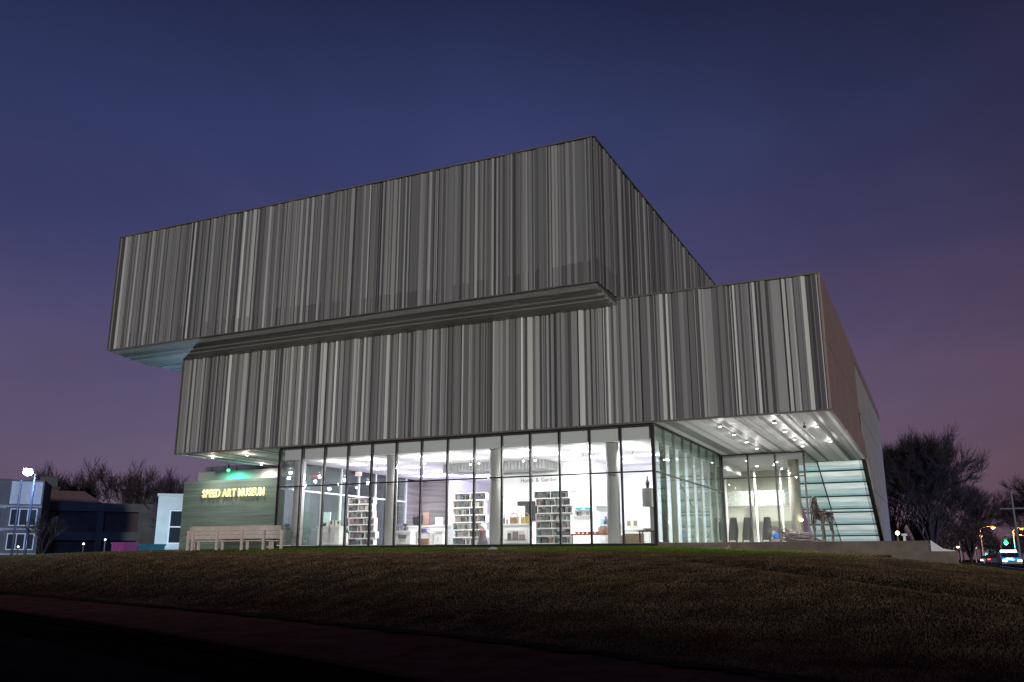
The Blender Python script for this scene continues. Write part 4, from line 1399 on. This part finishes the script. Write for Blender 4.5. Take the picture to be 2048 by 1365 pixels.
def bpath(off):
    pts = []
    rr = 0.9 - off
    for k in range(7):
        a = math.pi * (1.0 - 0.5 * k / 6)
        pts.append((BXc - 2.15 + rr * math.cos(a), BYc + 0.9 - rr * math.sin(a)))
    for k in range(1, 5):
        pts.append((BXc - 2.15 + 4.3 * k / 5, BYc + off))
    for k in range(7):
        a = math.pi * (0.5 - 0.5 * k / 6)
        pts.append((BXc + 2.15 + rr * math.cos(a), BYc + 0.9 - rr * math.sin(a)))
    return pts


def board(p_in, p_out, z0, z1):
    mb = MB()
    for k in range(len(p_in) - 1):
        a, b, c, d = p_out[k], p_out[k + 1], p_in[k + 1], p_in[k]
        i = len(mb.v)
        mb.v += [(*q, z0) for q in (a, b, c, d)] + [(*q, z1) for q in (a, b, c, d)]
        mb.f += [(i + 3, i + 2, i + 1, i), (i + 4, i + 5, i + 6, i + 7), (i, i + 1, i + 5, i + 4), (i + 2, i + 3, i + 7, i + 6)]
        if k == 0:
            mb.f.append((i + 3, i, i + 4, i + 7))
        if k == len(p_in) - 2:
            mb.f.append((i + 1, i + 2, i + 6, i + 5))
        mb.c += [None] * (len(mb.f) - len(mb.c))
    return mb


for z0, z1 in ((0.60, 0.80), (0.815, 1.015), (1.03, 1.23)):
    mk("back_slat", board(bpath(0.05), bpath(0.0), bz + z0, bz + z1), M_WOOD, bench)
mk("top_rail", board(bpath(0.09), bpath(-0.03), bz + 1.235, bz + 1.275), M_WOOD, bench)
for o1, o2 in ((0.10, 0.27), (0.29, 0.46)):
    mk("seat_board", board(bpath(o2), bpath(o1), bz + 0.47, bz + 0.52), M_WOOD, bench)
bp0 = bpath(-0.06)
for k in (0, 4, 6, 8, 10, 13, 17):
    x, y = bp0[k]
    bx("post", M_WOOD, bench, x - 0.06, x + 0.06, y - 0.05, y + 0.045 if k not in (0, 17) else y + 0.05, bz - 0.08, bz + 1.05)
bp1 = bpath(0.38)
for k in (1, 3, 6, 8, 10, 13, 15, 16):
    x, y = bp1[k]
    bx("leg", M_WOOD, bench, x - 0.05, x + 0.05, y - 0.05, y + 0.05, bz - 0.08, bz + 0.468)
pad = tag(bx("bench_pad", M_CONC, None, BXc - 3.3, BXc + 3.6, BYc - 0.2, BYc + 1.3, bz - 0.25, bz + 0.004), "thin pale paving pad under the curved timber bench", "paving pad")
st_ = MB().lathe((-16.6, 33.0, float(lawn_z(-16.6, 33)) - 0.02), [(0.16, 0), (0.2, 0.05), (0.13, 0.11), (0.04, 0.13)], 9)
st_.v = [(x + 0.04 * math.sin(y * 31), y * 1.0, z + 0.01 * math.sin(x * 40)) for x, y, z in st_.v]
tag(mk("white_stone", st_, cmat(0.6, 0.6, 0.58)), "small white stone lying on the lawn before the glass", "stone")
le = tag(bx("lawn_edging", M_CONC, None, -19.5, -16.4, 34.9, 35.0, float(lawn_z(-18, 35)) - 0.1, float(lawn_z(-18, 35)) + 0.035), "thin pale edging strip set in the lawn before the shop", "edging")
stp = thing("lawn_steps", "low dark steps from the lawn up to the terrace", "steps", (-9.2, 38.6, 0.3))
for k in range(3):
    bx("step", M_CONCD, stp, -10.2, -8.2, 37.9 + 0.5 * k, 38.4 + 0.5 * k - 0.004, 0.0, 0.42 + 0.10 * k)
# little lamp and post at the terrace end
t = thing("terrace_post_light", "short pale post light near the terrace end", "post light", (-1.25, 41.0, FZ))
mk("post", MB().tube([(-1.25, 41, FZ - .004), (-1.25, 41, 0.95)], 0.05, 8), M_WPANEL, t)
mk("hood", MB().obox((-1.25, 41, 1.0), 0.22, 0.16, 0.09), M_WPANEL, t)
t = thing("corner_lamp", "tiny warm lamp at the foot of the concrete corner", "lamp", (-2.2, 60, FZ))
mk("base", MB().tube([(-2.2, 60, FZ - .004), (-2.2, 60, 1.45)], 0.06, 8), M_DGREY, t)
mk("bulb", MB().lathe((-2.2, 60, 1.45), [(0.04, 0), (0.12, 0.08), (0.12, 0.16), (0.04, 0.24)], 10), em("warm bulb", (1.0, 0.75, 0.42), 8), t, True)

# ================================================================== TREES
def bare_tree(seed, H_, spread, trunk_h, limbs, levels, r0, up=0.6, twigs=4):
    r = random.Random(seed)
    tk, tw = MB(), MB()

    def grow(p, d, ln, rad, lev):
        n = 3
        pts, rr = [p], [rad]
        for k in range(n):
            d = (d + Vector((r.uniform(-1, 1), r.uniform(-1, 1), r.uniform(-0.6, 1.0) * up)) * 0.16).normalized()
            p = p + d * ln / n
            pts.append(p)
            rr.append(max(rad * (1 - 0.4 * (k + 1) / n), 0.012))
        (tk if lev < 2 else tw).tube(pts, rr, 5 if lev < 2 else 3, False)
        if lev >= levels:
            for k in range(twigs):
                q = pts[r.randint(1, n)]
                dd = (d + Vector((r.uniform(-1, 1), r.uniform(-1, 1), r.uniform(-.3, 1))) * 0.75).normalized()
                e = q + dd * ln * r.uniform(0.5, 1.0)
                tw.tube([q, q.lerp(e, .5) + Vector((r.uniform(-1, 1), r.uniform(-1, 1), r.uniform(-1, 1))) * ln * .06, e], [0.022, 0.018, 0.011], 3, False)
            return
        for k in range(2 if r.random() < 0.45 else 3):
            a = r.uniform(0.25, 0.62)
            ax = Vector((r.uniform(-1, 1), r.uniform(-1, 1), r.uniform(-1, 1))).cross(d).normalized()
            nd = (Matrix.Rotation(a, 3, ax) @ d + Vector((0, 0, 0.12 * up))).normalized()
            grow(p if k < 2 else pts[2], nd, ln * r.uniform(0.62, 0.86), rr[-1] * 0.72, lev + 1)

    tk.tube([(0, 0, -0.3), (0.05, 0, trunk_h * 0.5), (0, 0.04, trunk_h)], [r0 * 1.35, r0, r0 * 0.9], 9, False)
    for k in range(limbs):
        az = 2 * math.pi * k / limbs + r.uniform(-.3, .3)
        tilt = spread * r.uniform(0.35, 1.0)
        d = Vector((math.cos(az) * math.sin(tilt), math.sin(az) * math.sin(tilt), math.cos(tilt)))
        grow(Vector((0, 0, trunk_h * r.uniform(0.75, 1.0))), d, (H_ - trunk_h) * 0.33, r0 * 0.55, 1)
    # normalise the height
    mx = max(v[2] for v in tw.v)
    s_ = H_ / mx
    for mb in (tk, tw):
        mb.v = [(x * s_, y * s_, z * s_) for x, y, z in mb.v]
    return tk.mesh("trunk"), tw.mesh("crown")


TREES = {}


def tree(kind, label, x, y, z, rz, s, group=None, wide=1.0, name="bare_tree"):
    if kind not in TREES:
        spec = {"vase": dict(seed=4, H_=16.5, spread=R(34), trunk_h=1.6, limbs=18, levels=5, r0=0.42, up=0.25, twigs=14),
                "tall": dict(seed=9, H_=14.5, spread=R(32), trunk_h=2.2, limbs=9, levels=4, r0=0.26, up=1.1, twigs=13),
                "wide": dict(seed=15, H_=11.5, spread=R(70), trunk_h=2.4, limbs=6, levels=4, r0=0.30, up=0.2, twigs=7),
                "small": dict(seed=21, H_=5.0, spread=R(38), trunk_h=0.9, limbs=6, levels=3, r0=0.10, up=0.9, twigs=6)}[kind]
        a, b = bare_tree(**spec)
        a.materials.append(M_BARK)
        b.materials.append(M_TWIG)
        TREES[kind] = (a, b)
    t = thing(name, label, "tree", (x, y, z), rz, group)
    t.scale = (s * wide, s * wide, s)
    for nme, me in zip(("trunk", "crown"), TREES[kind]):
        o = bpy.data.objects.new(nme, me)
        col.objects.link(o)
        o.parent = t
    return t


tree("vase", "large round crowned bare tree right of the museum", -0.6, 112, -0.85, 0.4, 1.0, wide=0.72)
tree("vase", "second dense bare tree interlaced with the large round crowned one", -1.8, 114.5, -0.85, 3.3, 0.95, wide=0.70)
tree("vase", "bare tree mostly hidden behind the concrete corner of the museum", -4.6, 118, -0.85, 2.4, 0.92, wide=0.8)
tree("vase", "low bare tree standing right of the large round crowned one", 3.6, 128, -0.85, 4.0, 0.66, wide=0.9)
tree("tall", "slim bare tree at the far right behind the utility pole", 12.2, 138, -1.6, 0.3, 0.78)
tree("vase", "dark bare tree at the right picture edge", 15.0, 135, -1.6, 1.3, 0.85)
for k, (x, y, s, l) in enumerate(((-131, 100, 1.05, "leftmost bare tree rising behind the hip roofed garage"), (-127, 105, 1.1, "second bare tree behind the garage"), (-122, 107, 1.08, "third bare tree, tallest of the row behind the garage"),
                                  (-117, 107, 1.0, "fourth bare tree behind the right end of the garage"), (-110, 104, 0.9, "fifth bare tree beyond the right end of the garage"), (-104, 103, 0.75, "short bare tree between garage and pale blue building"))):
    tree("tall", l, x, y, -1.6, k * 1.1, s * 1.17, "row of bare trees behind the garage")
tree("wide", "spreading bare tree with drooping limbs behind the pale blue building", -64.5, 66, -1.6, 0.9, 0.95)
tree("wide", "dense bare tree low behind the pale blue building", -72, 74, -1.6, 2.9, 0.75)
tree("small", "small lit ornamental tree in front of the concrete block", -70.6, 52.9, -0.9, 0.4, 1.0, name="ornamental_tree")

# ================================================================== LEFT BACKGROUND
M_FARC = mat("far concrete", (0.085, 0.088, 0.088), 0.85, 0, 0.2, 0.6)
M_FARD = mat("far dark brick", (0.075, 0.055, 0.055), 0.9, 0, 0.25, 0.8)
M_FARW = mat("far pale wall", (0.55, 0.62, 0.66), 0.8, 0, 0.12, 0.8, 0.2)
M_WIN = mat("dark window glass", (0.02, 0.03, 0.04), 0.12, 0, 0.1)
M_SHINGLE = mat("slate roof", (0.10, 0.07, 0.07), 0.8, 0, 0.2, 2)
VA = math.atan2(65, -92)  # bearing of the left buildings, used to turn them face on


def face_build(name, label, px, py, w, d, h, z0, m, rz):
    """a block whose front face is centred at px,py, local -y faces the viewer"""
    t = thing(name, label, "building", (px, py, z0), rz)
    return t


def lbx(name, m, parent, *a):
    me = MB().box(*a).mesh(name)
    me.materials.append(m)
    o = bpy.data.objects.new(name, me)
    col.objects.link(o)
    o.parent = parent
    return o


def window(parent, x0, x1, z0, z1, y=-0.02, m=M_WIN, fm=M_FARC, bars=(1, 0)):
    w = lbx("window", m, parent, x0, x1, y - 0.02, y + 0.12, z0, z1)
    lbx("frame", fm, w, x0 - 0.1, x0, y - 0.08, y + 0.1, z0 - 0.1, z1 + 0.1)
    lbx("frame", fm, w, x1, x1 + 0.1, y - 0.08, y + 0.1, z0 - 0.1, z1 + 0.1)
    lbx("frame", fm, w, x0, x1, y - 0.08, y + 0.1, z1, z1 + 0.1)
    lbx("sill", fm, w, x0, x1, y - 0.12, y + 0.1, z0 - 0.1, z0)
    for k in range(bars[0]):
        xm = x0 + (x1 - x0) * (k + 1) / (bars[0] + 1)
        lbx("bar", fm, w, xm - 0.05, xm + 0.05, y - 0.06, y - 0.021, z0, z1)
    for k in range(bars[1]):
        zm = z0 + (z1 - z0) * (k + 1) / (bars[1] + 1)
        lbx("bar", fm, w, x0, x1, y - 0.065, y - 0.022, zm - 0.05, zm + 0.05)
    return w


RZL = R(48)    # left blocks face the camera
A = thing("concrete_block", "blue-grey concrete block with tall stair tower at the left edge", "building", (-92.5, 66.5, -1.6), RZL)
lbx("wall", M_FARC, A, -9, -1.75, 0.0, 10, 0, 10.2)
tw_ = lbx("stair_tower", M_FARC, A, -1.7, 1.75, -0.6, 8, 0, 10.3)
lbx("roof", M_ROOF, A, -9.1, -1.76, -0.1, 10.1, 10.21, 10.4)
for z in (2.2, 4.9, 7.4):
    lbx("floor_band", MATS.get("band") or mat("band", (0.24, 0.26, 0.27), 0.8), A, -9, -1.72, -0.12, -0.01, z - 0.25, z + 0.1)
    lbx("floor_band", MATS.get("band") or mat("band", (0.24, 0.26, 0.27), 0.8), tw_, -1.72, 1.77, -0.72, -0.61, z - 0.15, z + 0.05)
for z0, z1 in ((5.3, 7.0), (2.7, 4.3)):
    window(A, -7.6, -5.2, z0, z1)
    window(A, -4.4, -2.4, z0, z1)
    w = window(A, -1.2, 1.3, z0, z1, y=-0.62, fm=M_FARW, bars=(2, 0))
lbx("upper_panel", mat("tower panel", (0.42, 0.45, 0.47), 0.8), tw_, -1.5, 1.6, -0.66, -0.605, 7.6, 10.1)

Gz = thing("parking_garage", "dark two storey garage with concrete bands and columns", "building", (-106, 83.5, -1.6), R(51))
lbx("back_wall", M_FARD, Gz, -9, 11.5, 1.5, 14, 0, 8.4)
for z in (4.1, 8.0):
    lbx("parapet_band", M_FARC, Gz, -9, 11.5, 0.0, 0.4, z, z + 1.15)
for x in (-8.6, -2.6, 3.4, 9.4):
    lbx("column", M_FARC, Gz, x - 0.45, x + 0.45, 0.42, 1.2, 0, 8.0)
lbx("stair_end", M_FARC, Gz, 8.2, 11.6, -0.3, 2, 0, 8.0)
hr = MB()
hr.face([(-6, 2, 9.3), (3.4, 2, 9.3), (1.0, 5, 11.0), (-6, 5, 11.0)])
hr.face([(3.4, 2, 9.3), (3.4, 9, 9.3), (1.0, 5.5, 11.0), (1.0, 5, 11.0)])
hr.face([(-6, 2, 9.3), (-6, 9, 9.3), (3.4, 9, 9.3), (3.4, 2, 9.3)])
hr.face([(-6, 5, 11.0), (1, 5, 11.0), (1, 5.5, 11.0), (3.4, 9, 9.3), (-6, 9, 9.3)])
me = hr.mesh("hip_roof")
me.materials.append(mat("red slate", (0.20, 0.12, 0.12), 0.8))
o = bpy.data.objects.new("hip_roof", me)
col.objects.link(o)
o.parent = Gz
dk = thing("dark_tower", "dark blue-grey plain block behind the floodlight", "building", (-113, 84, -1.6), R(51))
lbx("wall", M_FARC, dk, -7.5, 1.5, 6, 14, 0, 11.6)
lbx("roof_edge", M_FARD, dk, -7.7, 1.7, 5.8, 14.2, 11.61, 12.0)
lbx("plant_room", M_FARC, dk, -1.2, 1.2, 8, 12, 12.01, 13.6)

Cb = thing("pale_blue_building", "pale blue-lit stone building with a large four pane window", "building", (-55.6, 53.8, -1.6), R(45))
lbx("wall", M_FARW, Cb, -1.8, 6, 0, 8, 0, 6.6)
lbx("cornice", M_FARW, Cb, -1.9, 6.1, -0.12, 8.1, 6.61, 6.8)
window(Cb, -0.75, 2.4, 2.9, 5.4, fm=cmat(0.8, 0.85, 0.9), bars=(1, 1))
lbx("door_lintel", M_DGREY, Cb, -0.1, 2.0, -0.06, -0.01, 1.55, 1.75)
fb = point("wall_fill", (-58.3, 46.9, 3.0), 900, (0.45, 0.75, 1.0), 0.3, Cb)  # added light without a fitting, stands in for the floodlight's blue
fb.location = (-3.2, -5.5, 3.2)

# floodlight on its pole
fl = thing("floodlight_pole", "tall pole with a dazzling white floodlight in front of the concrete block", "street lamp", (-76.9, 55.9, -1.6))
mk("pole", MB().tube([(-76.9, 55.9, -1.6), (-76.9, 55.9, 8.0)], [0.14, 0.08], 10), M_BLACK, fl)
mk("arm", MB().tube([(-76.9, 55.9, 7.9), (-76.4, 54.9, 8.05)], 0.05, 8), M_DGREY, fl)
mk("lamp_head", MB().obox((-76.3, 54.7, 8.16), 0.8, 0.4, 0.2, 0.9), M_DGREY, fl)
mk("lamp_lens", MB().lathe((-76.3, 54.7, 7.60), [(0.05, 0), (0.34, 0.12), (0.46, 0.30), (0.34, 0.44), (0.05, 0.47)], 14), em("floodlight lens", (0.85, 0.93, 1.0), 60), fl, True)
mk("hook", MB().tube([(-76.9 + 0.0, 55.9, 1.6), (-76.6, 55.7, 1.7), (-76.3, 55.5, 1.5), (-76.2, 55.45, 1.1), (-76.4, 55.6, 0.8)], 0.03, 6), M_STEEL, fl)
point("floodlight_beam", (-76.0, 53.9, 7.4), 10000, (0.16, 0.34, 0.95), 0.4, fl)
t = thing("dark_light_pole", "slim dark pole left of the floodlight", "pole", (-82, 58.2, -1.6))
mk("pole", MB().tube([(-82, 58.2, -1.6), (-82, 58.2, 7.6)], [0.12, 0.09], 8), M_BLACK, t)
mk("cap", MB().lathe((-82, 58.2, 7.6), [(0.12, 0), (0.12, 0.1), (0.02, 0.2)], 8), M_DGREY, t)


def skip_bin(name, label, x0, x1, y0, y1, z0, z1, colr, e):
    t = thing(name, label, "container", ((x0 + x1) / 2, (y0 + y1) / 2, z0))
    m = mat(name + " paint", colr, 0.5, emit=colr, estr=e)  # coloured light on the body painted in as base colour and faint glow
    bx("body", m, t, x0, x1, y0, y1, z0 + 0.15, z1 - 0.12)
    bx("rim", m, t, x0 - 0.06, x1 + 0.06, y0 - 0.06, y1 + 0.06, z1 - 0.119, z1)
    for x in (x0 + 0.25, x1 - 0.25):
        bx("foot", M_BLACK, t, x - 0.1, x + 0.1, y0 + 0.05, y1 - 0.05, z0, z0 + 0.149)
    for k in range(3):
        xx_ = x0 + (x1 - x0) * (k + 0.5) / 3
        bx("rib", m, t, xx_ - 0.05, xx_ + 0.05, y0 - 0.05, y0 - 0.001, z0 + 0.2, z1 - 0.13)
    return t


skip_bin("magenta_lit_kiosk", "low magenta lit kiosk roof on the left lawn edge", -53.3, -52.1, 45.4, 46.6, -0.2, 1.18, (0.30, 0.07, 0.28), 0.04)
skip_bin("blue_lit_container", "low blue-lit container beside the pale blue building", -50.6, -49.4, 45.4, 46.6, -0.2, 1.04, (0.03, 0.16, 0.28), 0.03)
for k, (x, y, z, l, c) in enumerate(((-63.0, 50.9, 1.15, "small white path lamp left of the blue path lamp", (0.9, 0.95, 1.0)), (-60.2, 50.6, 1.45, "small blue-white path lamp near the garage", (0.6, 0.85, 1.0)), (-70.0, 50.2, 0.95, "faint pale lamp at the left lawn edge", (1.0, 0.9, 0.7)))):
    t = thing("path_lamp", l, "lamp", (x, y, -1.6))
    mk("post", MB().tube([(x, y, -1.6), (x, y, z)], 0.05, 6), M_DGREY, t)
    mk("globe", MB().lathe((x, y, z), [(0.03, 0), (0.07, 0.04), (0.07, 0.10), (0.03, 0.14)], 10), em("path globe %d" % k, c, 6), t, True)


# vehicles
def car(name, label, x, y, z, rz, colr, police=False, lights=True, cat="car"):
    t = thing(name, label, cat, (x, y, z), rz)
    body = MB()
    prof = [(-2.2, 0.35), (2.2, 0.35), (2.25, 0.7), (1.25, 0.92), (0.7, 1.38), (-0.9, 1.42), (-1.6, 0.98), (-2.2, 0.9)]
    body.prism(prof, "x", -0.85, 0.85)
    m = mat(name + " paint", colr, 0.3, 0.1)
    mk("body", body, m, None).parent = t
    o = mk("windscreen", MB().prism([(1.22, 0.95), (0.72, 1.36), (0.80, 1.36), (1.30, 0.95)], "x", -0.7, 0.7), M_WIN, None)
    o.parent = t
    for sy in (-1.35, 1.35):
        for sx in (-0.86, 0.72):
            w = mk("wheel", MB().tube([(sx, sy, 0.33), (sx + 0.14, sy, 0.33)], 0.33, 14), M_BLACK, None)
            w.parent = t
    for sx in (-0.6, 0.6):
        o = mk("headlight", MB().obox((sx, 2.24, 0.62), 0.34, 0.06, 0.14), em("headlight glass", (1.0, 0.97, 0.9), 12 if lights else 0.5), None)
        o.parent = t
        o = mk("tail_light", MB().obox((sx, -2.22, 0.75), 0.34, 0.06, 0.14), em("tail light glass", (1.0, 0.05, 0.04), 5 if lights else 0.2), None)
        o.parent = t
    if police:
        o = mk("light_bar", MB().obox((0, -0.1, 1.50), 1.3, 0.3, 0.16), em("blue light bar", (0.12, 0.45, 1.0), 60), None)
        o.parent = t
        p_ = point("light_bar_flash", (0, 0, 0), 2500, (0.05, 0.22, 1.0), 0.3)
        p_.parent = t
        p_.location = (0, -0.1, 1.9)
    return t


car("police_car", "car with a blazing blue roof light bar on the street", 6.0, 98, -0.75, R(182), (0.25, 0.3, 0.4), True)
car("parked_car", "dark car with red tail lights left of the blue lit car", 6.6, 140, -0.75, 0, (0.05, 0.05, 0.06))
car("white_car", "pale car far down the street by the second green signal", 7.4, 185, -0.75, R(180), (0.5, 0.5, 0.5))
car("distant_van", "pale car at the far left lawn edge with lit headlights", -70.8, 46.6, -0.75, R(150), (0.4, 0.38, 0.3))


# street lamps and signals
def street_lamp(x, y, h, label, c, e, arm=1.6, rad=0.22, power=0):
    t = thing("street_lamp", label, "street lamp", (x, y, -1.6), group="street lamps along the street")
    mk("pole", MB().tube([(x - arm, y, -1.6), (x - arm, y, h - 0.3)], [0.11, 0.07], 8), mat("lamp pole", (0.4, 0.36, 0.32), 0.5, 0.2), t)
    mk("arm", MB().tube([(x - arm, y, h - 0.35), (x - arm * 0.5, y, h + 0.05), (x, y, h + 0.15)], 0.045, 6), MATS["lamp pole"], t)
    mk("head", MB().obox((x, y, h + 0.14), 0.6, 0.25, 0.12), M_DGREY, t)
    mk("lens", MB().lathe((x, y, h - rad), [(0.04, 0), (rad, rad * .6), (rad, rad * 1.2), (0.04, rad * 1.35)], 10), em("lamp lens %d" % int(1000 * c[1]), c, e), t, True)
    if power:
        point("lamp_glow", (x, y - 0.2, h - 0.5), power, c, 0.3, t)
    return t


OR = (1.0, 0.42, 0.12)
street_lamp(9.6, 190, 5.9, "brightest orange street lamp, on a pale leaning pole", OR, 5, 2.2, 0.42, 2500)
street_lamp(11.3, 150, 4.4, "orange street lamp at the right picture edge", OR, 4, 1.2, 0.25, 1200)
street_lamp(9.2, 235, 5.3, "dim orange street lamp below the brightest one", (1.0, 0.5, 0.12), 2.5, 1.6, 0.30)
street_lamp(7.0, 280, 5.2, "small orange street lamp near the big bare tree", (1.0, 0.48, 0.18), 3, 1.6, 0.34)
street_lamp(4.2, 240, 2.9, "yellowish lamp lowest and nearest to the big bare tree", (1.0, 0.70, 0.32), 5, 1.0, 0.34)
street_lamp(9.9, 300, 3.3, "tiny pale street lamp far down the street", (1.0, 0.6, 0.4), 2, 1.4, 0.3)
street_lamp(12.6, 210, 3.1, "whitish lamp just under the large green signal", (1.0, 0.75, 0.5), 4, 1.0, 0.28)


def signal(x, y, z, lit, label, arm=3.0):
    t = thing("traffic_signal", label, "traffic light", (x + arm, y, -1.6), group="traffic signals over the street")
    mk("pole", MB().tube([(x + arm, y, -1.6), (x + arm, y, z + 1.0)], [0.11, 0.08], 8), M_DGREY, t)
    mk("mast_arm", MB().tube([(x + arm, y, z + 0.8), (x, y, z + 0.9)], 0.05, 6), M_DGREY, t)
    bx("housing", M_BLACK, t, x - 0.2, x + 0.2, y - 0.12, y + 0.12, z - 0.5, z + 0.7)
    for k, (zz, c) in enumerate(((z + 0.45, (1.0, 0.03, 0.08)), (z + 0.1, (1.0, 0.6, 0.1)), (z - 0.25, (0.01, 0.75, 0.62)))):
        on = lit == k
        m = em("signal lens lit %d" % k, c, 1.6) if on else mat("signal lens off %d" % k, tuple(0.12 * v for v in c), 0.3)
        mk("lens", MB().tube([(x, y - 0.13, zz), (x, y - 0.16, zz)], 0.17 if not on else 0.26, 12), m, t)
    if lit == 2:
        point("signal_glow", (x, y - 0.6, z - 0.25), 350, (0.05, 0.9, 0.8), 0.2, t)
    return t


signal(9.0, 150, 2.6, 2, "large green traffic signal over the street")
signal(10.2, 245, 1.3, 2, "small green traffic signal above the blue lit car", 2.0)
signal(7.4, 260, 1.0, 0, "red traffic signal left of the green ones", 2.0)

up_ = thing("utility_pole", "tall wooden utility pole with a crossarm at the right", "utility pole", (8.9, 126, -1.6))
mk("pole", MB().tube([(8.9, 126, -1.6), (8.85, 126, 8.1)], [0.17, 0.11], 9), mat("pole timber", (0.20, 0.18, 0.20), 0.85), up_)
mk("crossarm", MB().obox((8.87, 125.85, 6.1), 3.0, 0.12, 0.14), MATS["pole timber"], up_)
for dx in (-1.3, -0.6, 0.6, 1.3):
    mk("insulator", MB().lathe((8.87 + dx, 125.85, 6.17), [(0.05, 0), (0.07, 0.08), (0.03, 0.16)], 8), M_DGREY, up_)
mk("brace", MB().tube([(8.2, 125.85, 6.05), (8.87, 125.85, 5.3)], 0.03, 5), M_DGREY, up_)
# far tree mass along the street
fm = MB()
rr_ = random.Random(5)
for k in range(11000):
    x = rr_.uniform(-30, 60)
    y = 330 + rr_.uniform(-15, 15)
    h = (11 + 4 * math.sin(x * 0.21) + 3 * math.sin(x * 0.53 + 1)) * rr_.uniform(0.3, 1.0)
    a = rr_.uniform(0, 6.28)
    p = Vector((x, y, -1.6 + h))
    d = Vector((math.cos(a), math.sin(a), rr_.uniform(0.2, 1.6))) * rr_.uniform(1.0, 2.6)
    n_ = Vector((-d.z, 0.1, d.x)).normalized() * 0.10
    fm.face([p - n_, p + n_, p + d])
for k in range(60):
    x = -30 + k * 1.5 + rr_.uniform(-.5, .5)
    fm.tube([(x, 330, -1.6), (x + rr_.uniform(-.5, .5), 330, 7)], [0.25, 0.08], 5, False)
tag(mk("distant_trees", fm, M_TWIG), "dark far-off line of bare trees closing the street", "trees", kind="stuff")
